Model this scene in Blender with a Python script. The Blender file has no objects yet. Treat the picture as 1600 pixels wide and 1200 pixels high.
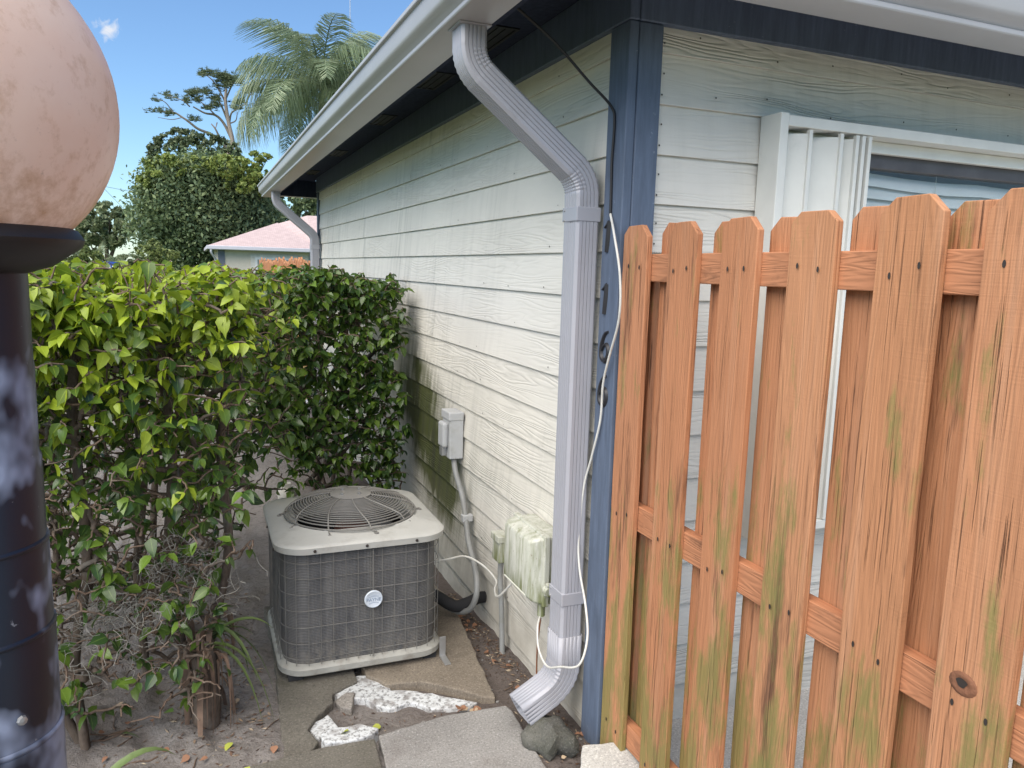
import bpy, bmesh, math, random
import numpy as np
from mathutils import Vector, Matrix, Euler
random.seed(7); RNG = np.random.default_rng(7)
scene = bpy.context.scene
COL = scene.collection

# ------------------------------------------------------------------ camera
CAM = Vector((-1.352, -2.3288, 1.6682))
YAW, PITCH, ROLL = 0.3922, 0.1462, 0.0280
fw = Vector((math.sin(YAW)*math.cos(PITCH), math.cos(YAW)*math.cos(PITCH), -math.sin(PITCH)))
rt = Vector((math.cos(YAW), -math.sin(YAW), 0)); up = rt.cross(fw)
rt2 = rt*math.cos(ROLL) + up*math.sin(ROLL); up2 = -rt*math.sin(ROLL) + up*math.cos(ROLL)
cd = bpy.data.cameras.new('camera'); cam = bpy.data.objects.new('camera', cd); COL.objects.link(cam)
mw = Matrix((rt2, up2, -fw)).transposed().to_4x4(); mw.translation = CAM
cam.matrix_world = mw
cd.sensor_fit = 'HORIZONTAL'; cd.sensor_width = 36; cd.lens = 1204.65/1600*36
cd.clip_start = 0.05; cd.clip_end = 3000
scene.camera = cam

# ------------------------------------------------------------------ light
SUN_EL, SUN_AZ = math.radians(52), math.radians(-128)     # azimuth clockwise from +Y
world = bpy.data.worlds.new('World'); scene.world = world; world.use_nodes = True
wn = world.node_tree; wn.nodes.clear()
sky = wn.nodes.new('ShaderNodeTexSky'); sky.sky_type = 'NISHITA'; sky.sun_disc = False
sky.sun_elevation = SUN_EL; sky.sun_rotation = SUN_AZ
sky.air_density = 1.0; sky.dust_density = 0.25; sky.ozone_density = 2.5
bg = wn.nodes.new('ShaderNodeBackground'); bg.inputs['Strength'].default_value = 0.068
wo = wn.nodes.new('ShaderNodeOutputWorld')
tint = wn.nodes.new('ShaderNodeMix'); tint.data_type = 'RGBA'; tint.blend_type = 'MULTIPLY'; tint.inputs[0].default_value = 1.0
tint.inputs[7].default_value = (.75, .97, 1.18, 1)      # clear deep-blue Florida sky, the same in every direction
wn.links.new(sky.outputs[0], tint.inputs[6]); 
# one small wisp of cloud high in the clear sky
tc = wn.nodes.new('ShaderNodeTexCoord'); cdir = (fw+rt2*((168-800)/1204.65)-up2*((46-600)/1204.65)).normalized()
dn = wn.nodes.new('ShaderNodeVectorMath'); dn.operation = 'DISTANCE'; wn.links.new(tc.outputs['Generated'], dn.inputs[0]); dn.inputs[1].default_value = cdir
nz_ = wn.nodes.new('ShaderNodeTexNoise'); nz_.inputs['Scale'].default_value = 70; nz_.inputs['Detail'].default_value = 5; nz_.inputs['Distortion'].default_value = 1.2; wn.links.new(tc.outputs['Generated'], nz_.inputs['Vector'])
ml = wn.nodes.new('ShaderNodeMapRange'); ml.inputs[1].default_value = .0; ml.inputs[2].default_value = .030; ml.inputs[3].default_value = 1.0; ml.inputs[4].default_value = 0.0; wn.links.new(dn.outputs['Value'], ml.inputs[0])
mm_ = wn.nodes.new('ShaderNodeMath'); mm_.operation = 'MULTIPLY'; wn.links.new(ml.outputs[0], mm_.inputs[0]); wn.links.new(nz_.outputs['Fac'], mm_.inputs[1])
mr2 = wn.nodes.new('ShaderNodeMapRange'); mr2.inputs[1].default_value = .30; mr2.inputs[2].default_value = .52; mr2.inputs[4].default_value = .75; wn.links.new(mm_.outputs[0], mr2.inputs[0])
cl = wn.nodes.new('ShaderNodeMix'); cl.data_type = 'RGBA'; wn.links.new(mr2.outputs[0], cl.inputs[0]); wn.links.new(tint.outputs[2], cl.inputs[6]); cl.inputs[7].default_value = (5.6, 5.8, 6.2, 1)
wn.links.new(cl.outputs[2], bg.inputs['Color']); wn.links.new(bg.outputs[0], wo.inputs['Surface'])
sd = bpy.data.lights.new('sun', 'SUN'); sd.energy = 2.6; sd.angle = math.radians(75); sd.color = (1, .955, .885)
sun = bpy.data.objects.new('sun', sd); COL.objects.link(sun)
sv = Vector((math.sin(SUN_AZ)*math.cos(SUN_EL), math.cos(SUN_AZ)*math.cos(SUN_EL), math.sin(SUN_EL)))
sun.rotation_euler = (-sv).to_track_quat('-Z', 'Y').to_euler(); sun.location = sv*60
scene.view_settings.view_transform = 'Standard'; scene.view_settings.look = 'None'
scene.view_settings.gamma = 1; scene.view_settings.exposure = 1.30
scene.cycles.max_bounces = 7; scene.cycles.diffuse_bounces = 3
scene.view_settings.use_white_balance = True; scene.view_settings.white_balance_temperature = 7100

# ------------------------------------------------------------------ node helper
class T:
    def __init__(s, name):
        s.m = bpy.data.materials.new(name); s.m.use_nodes = True
        s.nt = s.m.node_tree; s.nt.nodes.clear()
    def n(s, typ, props=None, ins=None):
        nd = s.nt.nodes.new('ShaderNode'+typ)
        for k, v in (props or {}).items(): setattr(nd, k, v)
        for k, v in (ins or {}).items():
            if v is None: continue
            sk = nd.inputs[k]
            if isinstance(v, bpy.types.NodeSocket): s.nt.links.new(v, sk)
            else:
                if isinstance(v, tuple) and len(v) == 3 and sk.type == 'RGBA': v = v+(1,)
                sk.default_value = v
        return nd
    def coord(s, kind='Object', scale=(1, 1, 1), rnd=0):
        v = s.n('TexCoord').outputs[kind]
        if rnd:
            r = s.n('ObjectInfo').outputs['Random']
            off = s.n('CombineXYZ', None, {0: s.math('MULTIPLY', r, 37.0*rnd), 1: s.math('MULTIPLY', r, 53.0*rnd), 2: s.math('MULTIPLY', r, 71.0*rnd)}).outputs[0]
            v = s.n('VectorMath', {'operation': 'ADD'}, {0: v, 1: off}).outputs[0]
        if scale != (1, 1, 1): v = s.n('VectorMath', {'operation': 'MULTIPLY'}, {0: v, 1: scale}).outputs[0]
        return v
    def vmul(s, v, scale): return s.n('VectorMath', {'operation': 'MULTIPLY'}, {0: v, 1: scale}).outputs[0]
    def noise(s, v, scale, detail=4, rough=.55, dist=0):
        return s.n('TexNoise', None, {'Vector': v, 'Scale': scale, 'Detail': detail, 'Roughness': rough, 'Distortion': dist}).outputs['Fac']
    def math(s, op, a, b=None, clamp=False):
        return s.n('Math', {'operation': op, 'use_clamp': clamp}, {0: a, 1: b}).outputs[0]
    def ramp(s, f, stops):
        nd = s.n('ValToRGB', None, {0: f}); e = nd.color_ramp.elements
        while len(e) < len(stops): e.new(.5)
        for q, (p, c) in zip(e, stops):
            q.position = p; q.color = (c, c, c, 1) if not isinstance(c, tuple) else c+(1,)
        return nd.outputs[0]
    def mix(s, f, a, b, blend='MIX'):
        nd = s.n('Mix', {'data_type': 'RGBA', 'blend_type': blend}, {0: f})
        for i, v in ((6, a), (7, b)):
            sk = nd.inputs[i]
            if isinstance(v, bpy.types.NodeSocket): s.nt.links.new(v, sk)
            else: sk.default_value = v+(1,) if len(v) == 3 else v
        return nd.outputs[2]
    def sep(s, v):
        nd = s.n('SeparateXYZ', None, {0: v}); return nd.outputs[0], nd.outputs[1], nd.outputs[2]
    def comb(s, x, y, z): return s.n('CombineXYZ', None, {0: x, 1: y, 2: z}).outputs[0]
    def bump(s, h, strength=.5, dist=.01, normal=None):
        return s.n('Bump', None, {'Height': h, 'Strength': strength, 'Distance': dist, 'Normal': normal}).outputs[0]
    def out(s, color, rough=.6, normal=None, metallic=0, spec=.5, transl=None, alpha=None, sss=0, extra=None):
        ins = {'Base Color': color, 'Roughness': rough, 'Metallic': metallic, 'Specular IOR Level': spec, 'Normal': normal}
        if extra: ins.update(extra)
        p = s.n('BsdfPrincipled', None, ins)
        sh = p.outputs[0]
        if transl:
            tb = s.n('BsdfTranslucent', None, {'Color': transl[1], 'Normal': normal})
            sh = s.n('MixShader', None, {0: transl[0], 1: sh, 2: tb.outputs[0]}).outputs[0]
        o = s.n('OutputMaterial', None, {'Surface': sh})
        return s.m

def M_plain(name, c, rough=.6, metallic=0, var=.12, scale=8, bump=.0, bscale=60, spec=.5, dirt=None):
    t = T(name); v = t.coord(rnd=1)
    f = t.noise(v, scale, 5)
    col = t.mix(t.ramp(f, [(.3, 0.0), (.7, 1.0)]), tuple(x*(1-var) for x in c), tuple(min(1, x*(1+var)) for x in c))
    if dirt:
        dm = t.ramp(t.noise(v, dirt[1], 6, .7), [(dirt[2], 0.0), (min(1, dirt[2]+.18), dirt[3])])
        col = t.mix(dm, col, dirt[0])
    nm = t.bump(t.noise(v, bscale, 4), bump, .004) if bump else None
    return t.out(col, rough, nm, metallic, spec)

# ------------------------------------------------------------------ mesh helper
class MB:
    def __init__(s): s.v = []; s.f = []
    def add(s, vs, fs):
        o = len(s.v); s.v.extend([tuple(q) for q in vs]); s.f.extend([tuple(i+o for i in q) for q in fs])
    def box(s, a, b):
        (x0, y0, z0), (x1, y1, z1) = a, b
        s.add([(x0, y0, z0), (x1, y0, z0), (x1, y1, z0), (x0, y1, z0), (x0, y0, z1), (x1, y0, z1), (x1, y1, z1), (x0, y1, z1)],
              [(0, 3, 2, 1), (4, 5, 6, 7), (0, 1, 5, 4), (1, 2, 6, 5), (2, 3, 7, 6), (3, 0, 4, 7)])
    def prism(s, poly, z0, z1, fn=lambda x, y, z: (x, y, z)):
        n = len(poly)
        s.add([fn(x, y, z0) for x, y in poly]+[fn(x, y, z1) for x, y in poly],
              [tuple(range(n-1, -1, -1)), tuple(range(n, 2*n))]+[(i, (i+1) % n, n+(i+1) % n, n+i) for i in range(n)])
    def tube(s, pts, r, sides=6, caps=True, closed=False):
        pts = [Vector(p) for p in pts]; n = len(pts)
        rs = r if isinstance(r, (list, tuple)) else [r]*n
        prev = None; rings = []
        for i, p in enumerate(pts):
            if closed: t = pts[(i+1) % n]-pts[i-1]
            else: t = pts[min(i+1, n-1)]-pts[max(i-1, 0)]
            if t.length < 1e-9: t = Vector((0, 0, 1))
            t.normalize()
            if prev is None:
                a = Vector((0, 0, 1)) if abs(t.z) < .9 else Vector((1, 0, 0))
                u = t.cross(a).normalized()
            else:
                u = (prev-t*prev.dot(t))
                u = u.normalized() if u.length > 1e-6 else t.orthogonal().normalized()
            prev = u; w = t.cross(u)
            rings.append([p+(u*math.cos(2*math.pi*k/sides)+w*math.sin(2*math.pi*k/sides))*rs[i] for k in range(sides)])
        s.rings(rings, caps and not closed, closed)
    def rings(s, rings, caps=True, closed=False):
        o = len(s.v); n = len(rings); m = len(rings[0])
        for q in rings: s.v.extend([tuple(x) for x in q])
        for i in range(n if closed else n-1):
            a = o+i*m; b = o+((i+1) % n)*m
            for k in range(m): s.f.append((a+k, a+(k+1) % m, b+(k+1) % m, b+k))
        if caps: s.f.append(tuple(o+k for k in range(m-1, -1, -1))); s.f.append(tuple(o+(n-1)*m+k for k in range(m)))
    def lathe(s, prof, sides=32, c=(0, 0, 0), caps=True):
        s.rings([[(c[0]+r*math.cos(2*math.pi*k/sides), c[1]+r*math.sin(2*math.pi*k/sides), c[2]+z) for k in range(sides)] for r, z in prof], caps)
    def build(s, name, mat, parent=None, smooth=0, bevel=0, loc=None):
        me = bpy.data.meshes.new(name); me.from_pydata(s.v, [], s.f); me.update()
        me.materials.append(mat)
        o = bpy.data.objects.new(name, me); COL.objects.link(o)
        if parent is not None: o.parent = parent
        if loc is not None: o.location = loc
        if smooth:
            me.shade_smooth(); me.set_sharp_from_angle(angle=math.radians(smooth))
        if bevel:
            b = o.modifiers.new('bevel', 'BEVEL'); b.width = bevel; b.segments = 2; b.limit_method = 'ANGLE'; b.angle_limit = math.radians(40)
        return o
def thing(name, label, cat, loc=(0, 0, 0), rz=0, group=None):
    o = bpy.data.objects.new(name, None); COL.objects.link(o); o.location = loc; o.rotation_euler = (0, 0, rz)
    o.empty_display_size = .1
    return tag(o, label, cat, group)
def tag(o, label=None, cat=None, group=None, kind=None):
    if label: o['label'] = label
    if cat: o['category'] = cat
    if group: o['group'] = group
    if kind: o['kind'] = kind
    return o
def piece(name, mesh, parent, mtx):
    o = bpy.data.objects.new(name, mesh); COL.objects.link(o); o.parent = parent; o.matrix_local = mtx
    return o
def npmesh(name, V, F, mat, parent=None, smooth=False):
    """V (n,3) array, F (m,k) int array"""
    me = bpy.data.meshes.new(name)
    V = np.asarray(V, np.float32); F = np.asarray(F, np.int32); k = F.shape[1]
    me.vertices.add(len(V)); me.vertices.foreach_set('co', V.ravel())
    me.loops.add(F.size); me.loops.foreach_set('vertex_index', F.ravel())
    me.polygons.add(len(F)); me.polygons.foreach_set('loop_start', np.arange(0, F.size, k, dtype=np.int32))
    me.update(calc_edges=True); me.validate()
    if smooth: me.shade_smooth()
    me.materials.append(mat)
    o = bpy.data.objects.new(name, me); COL.objects.link(o)
    if parent is not None: o.parent = parent
    return o
def smooth_path(pts, n=8):
    """Catmull-Rom through pts"""
    P = [Vector(p) for p in pts]; P = [P[0]*2-P[1]]+P+[P[-1]*2-P[-2]]; out = []
    for i in range(1, len(P)-2):
        for k in range(n):
            t = k/n
            out.append(.5*((2*P[i])+(P[i+1]-P[i-1])*t+(2*P[i-1]-5*P[i]+4*P[i+1]-P[i+2])*t*t+(3*P[i]-P[i-1]-3*P[i+1]+P[i+2])*t**3))
    out.append(P[-2]); return out
# ------------------------------------------------------------------ materials
def mat_siding(name, base, weather=1.0, grain=.5):
    t = T(name); v = t.coord(rnd=1); x, y, z = t.sep(v); L = t.math('ADD', x, y)
    w = t.coord(); wx, wy, wz = t.sep(w)
    g1 = t.noise(t.comb(t.math('MULTIPLY', L, 1.5), t.math('MULTIPLY', z, 13.0), 0.0), 1.0, 2.5, .45, .2)
    h = t.math('SINE', t.math('ADD', t.math('MULTIPLY', g1, 62.0), t.math('MULTIPLY', z, 260.0)))
    h = t.math('POWER', t.math('MULTIPLY', t.math('ADD', h, 1.0), .5), .55)
    patch = t.ramp(t.noise(t.comb(t.math('MULTIPLY', L, .9), t.math('MULTIPLY', z, 3.0), 4.0), 1.0, 2), [(.40, .10), (.62, 1.0)])
    fine = t.noise(t.comb(t.math('MULTIPLY', L, 8.0), t.math('MULTIPLY', z, 220.0), 0.0), 1.0, 3)
    hh = t.math('ADD', t.math('MULTIPLY', h, patch), t.math('MULTIPLY', fine, .25))
    nm = t.bump(hh, grain, .0034)
    big = t.noise(t.vmul(w, (1.2, 1.2, 2.5)), 1.3, 4)
    col = t.mix(t.ramp(big, [(.3, 0.0), (.7, 1.0)]), tuple(c*.90 for c in base), base)
    rnd = t.n('ObjectInfo').outputs['Random']
    col = t.mix(t.math('MULTIPLY', rnd, .16), col, (.62, .58, .48))
    # grime in the grain, rain streaks
    col = t.mix(t.math('MULTIPLY', t.math('MULTIPLY', t.math('SUBTRACT', 1.0, h), patch), .15), col, (.30, .29, .25))
    st = t.noise(t.comb(t.math('MULTIPLY', t.math('ADD', wx, wy), 16.0), t.math('MULTIPLY', wz, .9), 3.0), 1.0, 5, .6)
    zone = t.ramp(t.noise(t.vmul(w, (1.0, .75, 1.1)), 1.0, 3), [(.40, 0.0), (.62, 1.0)])
    col = t.mix(t.math('MULTIPLY', t.math('MULTIPLY', t.ramp(st, [(.45, 0.0), (.75, 1.0)]), zone), .5*weather), col, (.26, .26, .23))
    # algae patches on the wall beside the hedge: an own, irregular, streaky shape that leans towards the corner
    dz = t.math('DIVIDE', t.math('SUBTRACT', wz, .60), .62)
    dy = t.math('DIVIDE', t.math('ADD', t.math('SUBTRACT', wy, 2.32), t.math('MULTIPLY', dz, -.52)), .78)
    rr = t.math('ADD', t.math('MULTIPLY', dy, dy), t.math('MULTIPLY', dz, dz))
    blob = t.math('SUBTRACT', 1.0, rr, True)
    blob = t.math('POWER', blob, .5)
    sg = t.noise(t.comb(t.math('MULTIPLY', wy, 9.0), t.math('MULTIPLY', wz, 1.3), 7.0), 1.0, 5, .7)
    pg = t.noise(t.comb(t.math('MULTIPLY', wy, 3.4), t.math('MULTIPLY', wz, 3.2), 2.0), 1.0, 3)
    plk = t.math('FRACT', t.math('MULTIPLY', t.math('ADD', wz, .07), 6.0606))
    am0 = t.math('ADD', t.math('ADD', t.math('MULTIPLY', sg, .75), t.math('MULTIPLY', pg, .75)), t.math('MULTIPLY', plk, .16))
    am = t.math('MULTIPLY', t.ramp(t.math('MULTIPLY', am0, blob), [(.47, 0.0), (.70, .95)]), weather)
    halo = t.math('MULTIPLY', t.math('MULTIPLY', t.ramp(st, [(.30, 0.0), (.56, .85)]), blob), weather)
    col = t.mix(halo, col, (.24, .235, .18))
    col = t.mix(am, col, (.062, .075, .018))
    col = t.mix(t.math('MULTIPLY', t.ramp(t.math('MULTIPLY', sg, blob), [(.44, 0.0), (.62, .75)]), weather), col, (.05, .052, .04))
    # low splash dirt
    low = t.math('MULTIPLY', t.ramp(wz, [(.0, .8), (.42, 0.0)]), t.noise(w, 9, 4))
    col = t.mix(low, col, (.25, .22, .17))
    return t.out(col, .62, nm, spec=.35)
SIDING = mat_siding('siding_paint', (.77, .742, .675))
SIDING_F = mat_siding('siding_paint_front', (.75, .725, .67), .35, .85)

def mat_trim(name, base, wear=.5, rough=.55, spec=.4):
    t = T(name); v = t.coord(rnd=1); w = t.vmul(v, (14, 14, 1.6))
    g = t.noise(w, 3.0, 5, .65)
    col = t.mix(t.ramp(g, [(.35, 0.0), (.75, 1.0)]), tuple(c*.82 for c in base), tuple(c*1.22 for c in base))
    sp = t.ramp(t.noise(v, 38, 5, .7), [(.66, 0.0), (.74, wear)])
    col = t.mix(sp, col, (.42, .47, .52))
    dk = t.ramp(t.noise(t.vmul(v, (3, 3, .8)), 3, 5, .7), [(.55, 0.0), (.8, .5)])
    col = t.mix(dk, col, tuple(c*.55 for c in base))
    return t.out(col, rough, t.bump(g, .35, .003), spec=spec)
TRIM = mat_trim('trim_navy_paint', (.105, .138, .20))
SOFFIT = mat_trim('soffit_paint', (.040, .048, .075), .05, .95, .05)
def mat_wood_fence(name, base, dark=.7):
    t = T(name); v = t.coord(rnd=1); x, y, z = t.sep(v); w = t.coord('Object'); wx, wy, wz = t.sep(w)
    X = t.math('ADD', x, y)
    n1 = t.noise(t.comb(t.math('MULTIPLY', X, 14.0), t.math('MULTIPLY', z, 1.1), 0.0), 1.0, 2.5, .5, .3)
    rings = t.math('SINE', t.math('MULTIPLY', n1, 80.0))
    fine = t.noise(t.comb(t.math('MULTIPLY', X, 230.0), t.math('MULTIPLY', z, 3.5), 0.0), 1.0, 3, .6)
    crack = t.ramp(t.noise(t.comb(t.math('MULTIPLY', X, 150.0), t.math('MULTIPLY', z, 2.2), 8.0), 1.0, 4, .6), [(.335, 1.0), (.40, 0.0)])
    crack = t.math('MULTIPLY', crack, t.ramp(t.noise(t.vmul(v, (7, 7, .8)), 1.0, 3), [(.42, .05), (.62, 1.0)]))
    saw = t.noise(t.comb(t.math('MULTIPLY', X, 5.0), t.math('MULTIPLY', z, 260.0), 5.0), 1.0, 2)
    r = t.n('ObjectInfo').outputs['Random']
    c = t.mix(t.ramp(t.noise(t.vmul(v, (6, 6, 1.2)), 1.6, 4), [(.3, 0.0), (.72, 1.0)]), tuple(q*.86 for q in base), tuple(q*1.1 for q in base))
    c = t.mix(t.math('MULTIPLY', t.ramp(t.math('FRACT', t.math('MULTIPLY', r, 7.3)), [(.0, 0.0), (1.0, 1.0)]), .55), c, (base[0]*.82, base[1]*1.02, base[2]*.90))
    c = t.mix(t.math('MULTIPLY', t.math('FRACT', t.math('MULTIPLY', r, 3.7)), .35), c, (.60, .30, .175))
    c = t.mix(t.math('MULTIPLY', t.math('ADD', t.math('MULTIPLY', rings, .5), .5), .08), c, tuple(q*.5 for q in base))
    c = t.mix(t.math('MULTIPLY', t.ramp(fine, [(.3, 1.0), (.55, 0.0)]), .34), c, tuple(q*.42 for q in base))
    # worn, sun-bleached streaks
    bl = t.ramp(t.noise(t.vmul(v, (20, 20, .9)), 1.0, 4, .6), [(.52, 0.0), (.72, .4)])
    c = t.mix(bl, c, (.56, .32, .20))
    # black mildew streaks, mostly at edges
    mk = t.ramp(t.noise(t.vmul(v, (17, 17, 1.3)), 1.0, 5, .7), [(.575, 0.0), (.67, dark)])
    c = t.mix(mk, c, (.055, .03, .022))
    # green algae, denser low on the boards
    lowz = t.math('ADD', t.ramp(t.math('MULTIPLY', wz, .5), [(.0, .20), (.30, .13), (.62, .01), (.9, -.08)]), 0.0)
    an = t.math('ADD', t.noise(t.vmul(v, (11, 11, 2.7)), 1.0, 6, .68), lowz)
    c = t.mix(t.ramp(an, [(.585, 0.0), (.70, .72)]), c, (.19, .20, .065))
    c = t.mix(t.math('MULTIPLY', crack, .75), c, (.07, .03, .018))
    hgt = t.math('SUBTRACT', t.math('ADD', t.math('MULTIPLY', fine, .5), t.math('ADD', t.math('MULTIPLY', saw, .15), t.math('MULTIPLY', rings, .12))), t.math('MULTIPLY', crack, 1.2))
    return t.out(c, .78, t.bump(hgt, .8, .0045), spec=.2)
FENCE = mat_wood_fence('fence_stain', (.50, .217, .112))
def mat_rail():
    t = T('rail_stain'); v = t.coord(rnd=1); x, y, z = t.sep(v)
    base = (.48, .212, .112)
    n1 = t.noise(t.comb(t.math('MULTIPLY', y, 2.2), t.math('MULTIPLY', t.math('ADD', z, x), 22.0), 0.0), 1.0, 2.5, .5, .4)
    rings = t.math('SINE', t.math('MULTIPLY', n1, 70.0))
    crack = t.ramp(t.noise(t.comb(t.math('MULTIPLY', y, 3.0), t.math('MULTIPLY', t.math('ADD', z, x), 120.0), 8.0), 1.0, 4, .6), [(.30, 1.0), (.37, 0.0)])
    c = t.mix(t.math('MULTIPLY', t.math('ADD', t.math('MULTIPLY', rings, .5), .5), .22), base, tuple(q*.45 for q in base))
    mk = t.ramp(t.noise(t.vmul(v, (8, 3, 8)), 1.0, 5, .7), [(.56, 0.0), (.72, .7)])
    c = t.mix(mk, c, (.07, .04, .028))
    c = t.mix(t.math('MULTIPLY', crack, .7), c, (.05, .025, .015))
    return t.out(c, .8, t.bump(t.math('SUBTRACT', t.math('MULTIPLY', rings, .3), crack), .5, .003), spec=.2)
RAIL = mat_rail()
ALU = M_plain('lavender_grey_aluminium_paint', (.365, .368, .405), .38, 0, .07, 3, .0, spec=.5, dirt=((.28, .26, .25), 7, .58, .35))
ALUG = M_plain('gutter_enamel', (.425, .425, .44), .38, 0, .06, 2, dirt=((.36, .32, .28), 5, .6, .3))
SCREW = M_plain('dark_fastener', (.05, .04, .035), .6, .3)
STEEL = M_plain('galvanised_steel', (.42, .42, .42), .45, .7)
ROOF = M_plain('shingle_grey', (.22, .2, .19), .9, bump=.6, bscale=30)
CREAM = M_plain('cream_shutter_enamel', (.74, .74, .70), .42, var=.05, dirt=((.4, .4, .36), 6, .6, .3))
BLACKP = M_plain('black_rubber', (.018, .018, .02), .55)
WHITEP = M_plain('off_white_cable_jacket', (.62, .61, .57), .5, dirt=((.35, .33, .27), 20, .5, .4))
GREYP = M_plain('grey_pvc', (.26, .265, .26), .5, dirt=((.2, .2, .17), 15, .5, .4))
COPPER = M_plain('ground_wire_copper', (.30, .12, .06), .5, .4)

# ------------------------------------------------------------------ ground
_NT = np.random.default_rng(3).random((256, 256))
def vnoise(x, y):
    xi = np.floor(x).astype(int); yi = np.floor(y).astype(int); fx = x-xi; fy = y-yi; fx = fx*fx*(3-2*fx); fy = fy*fy*(3-2*fy)
    g = lambda i, j: _NT[(xi+i) % 256, (yi+j) % 256]
    return (g(0, 0)*(1-fx)+g(1, 0)*fx)*(1-fy)+(g(0, 1)*(1-fx)+g(1, 1)*fx)*fy-.5
def gh(x, y):
    x = np.asarray(x, float); y = np.asarray(y, float)
    y_ = np.clip(y, 0, 1.9); base = -.098-.048*y_ - .02*np.clip((-x-.9), 0, 1)
    fade = np.clip(1-(np.hypot(x+.8, y-1)-5)/6, 0, 1)
    tramp = np.clip((-x-.95)/.25, .35, 1)            # trampled sand away from the wall
    d = vnoise(x*9+1.5*vnoise(x*4, y*4), y*7); d = np.where(d < -.12, d*1.6, d)
    n = (.040*d+.020*vnoise(x*21+7, y*19)+.010*vnoise(x*47, y*43+9))*tramp+.012*vnoise(x*2.3, y*2.1)
    hole = np.clip(1-np.maximum(np.abs(x+.62)/.5, np.abs(y-.62)/.34)**4, 0, 1)*.028
    return base+n*fade-hole
def ground():
    def axis(lo, hi, step, far):
        a = list(np.arange(lo, hi+1e-6, step)); d = step; p = hi
        while p < far: d *= 1.35; p += d; a.append(p)
        d = step; p = lo
        while p > -far: d *= 1.35; p -= d; a.insert(0, p)
        return np.array(a)
    X = axis(-2.3, .3, .014, 900); Y = axis(-.5, 2.6, .014, 900)
    gx, gy = np.meshgrid(X, Y, indexing='ij'); gz = gh(gx, gy)
    V = np.stack([gx, gy, gz], -1).reshape(-1, 3); nx, ny = len(X), len(Y)
    i, j = np.meshgrid(np.arange(nx-1), np.arange(ny-1), indexing='ij'); a = (i*ny+j).ravel()
    F = np.stack([a, a+ny, a+ny+1, a+1], 1)
    t = T('sandy_soil'); v = t.coord()
    n1 = t.noise(v, 2.1, 6, .6); n2 = t.noise(v, 38, 6, .7); n3 = t.noise(v, 170, 4, .7)
    c = t.mix(t.ramp(n1, [(.3, 0.0), (.7, 1.0)]), (.215, .192, .178), (.33, .305, .288))
    x, y, z = t.sep(v)
    # damp brown earth close under the wall
    wet = t.math('MULTIPLY', t.ramp(t.math('ADD', x, t.math('MULTIPLY', t.noise(v, 5, 4), .4)), [(-.12, 0.0), (.12, 1.0)]), .75)
    wet = t.math('MULTIPLY', t.ramp(t.math('ADD', t.math('ADD', x, 1.0), t.math('MULTIPLY', t.noise(v, 5, 4), .4)), [(.45, 0.0), (.85, 1.0)]), .7)
    c = t.mix(wet, c, (.110, .084, .074))
    c = t.mix(t.math('MULTIPLY', t.ramp(n2, [(.3, 1.0), (.5, 0.0)]), .5), c, (.085, .07, .06))
    c = t.mix(t.ramp(n3, [(.68, 0.0), (.76, .55)]), c, (.38, .34, .30))
    # litter: reddish mulch flecks
    c = t.mix(t.ramp(t.noise(t.vmul(v, (1, 1.6, 1)), 62, 3, .6), [(.63, 0.0), (.69, .6)]), c, (.06, .032, .022))
    dist = t.n('VectorMath', {'operation': 'DISTANCE'}, {0: v, 1: (-.8, 1.0, 0)}).outputs['Value']
    gr = t.mix(t.noise(v, 3, 6, .7), (.05, .085, .02), (.10, .13, .04))
    c = t.mix(t.ramp(t.math('MULTIPLY', t.math('ADD', dist, t.math('MULTIPLY', n1, 3.0)), .05), [(.48, 0.0), (.55, 1.0)]), c, gr)
    h = t.math('ADD', t.math('MULTIPLY', n2, 1.0), t.math('MULTIPLY', n3, .35))
    m = t.out(c, .95, t.bump(h, 1.0, .02), spec=.15)
    tag(npmesh('ground', V, F, m, smooth=True), kind='structure')
ground()
def mat_concrete(name, a, b, stain=(.12, .10, .085), st=.5, bump=.6):
    t = T(name); v = t.coord(rnd=1)
    n1 = t.noise(v, 3.3, 6, .6); n2 = t.noise(v, 120, 4, .75); n3 = t.noise(v, 300, 3, .7)
    c = t.mix(t.ramp(n1, [(.32, 0.0), (.68, 1.0)]), a, b)
    c = t.mix(t.ramp(n2, [(.30, .8), (.47, 0.0)]), c, tuple(q*.4 for q in a))
    c = t.mix(t.ramp(n2, [(.56, 0.0), (.68, .7)]), c, tuple(min(1, q*1.7) for q in b))
    c = t.mix(t.ramp(t.noise(v, 4.5, 5, .65), [(.52, 0.0), (.70, st)]), c, stain)
    return t.out(c, .9, t.bump(t.math('ADD', n2, t.math('MULTIPLY', n3, .6)), bump, .004), spec=.2)
CONC = mat_concrete('weathered_concrete', (.22, .20, .18), (.31, .29, .265))
CONC_TAN = mat_concrete('tan_concrete', (.19, .160, .128), (.26, .222, .178), (.10, .085, .07), .45)
CONC_DARK = mat_concrete('mossy_concrete', (.115, .105, .09), (.17, .158, .135), (.085, .085, .06), .5)
CONC_LIGHT = mat_concrete('grey_concrete', (.215, .207, .198), (.31, .30, .287), (.15, .13, .12), .5)
def mat_white_chip():
    t = T('white_broken_concrete'); v = t.coord(rnd=1)
    n = t.noise(v, 55, 6, .75)
    c = t.mix(t.ramp(n, [(.40, 0.0), (.50, 1.0)]), (.22, .22, .22), (.62, .64, .65))
    c = t.mix(t.ramp(t.noise(v, 16, 4), [(.50, 0.0), (.64, .75)]), c, (.23, .21, .20))
    return t.out(c, .85, t.bump(n, .8, .006), spec=.2)
CHIP = mat_white_chip()

pat = MB(); pat.box((.07, -6, -.5), (9, .06, -.052)); pat = pat.build('patio', mat_concrete('patio_concrete', (.42, .40, .37), (.52, .50, .47), (.34, .31, .28), .3)); tag(pat, kind='structure')

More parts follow.
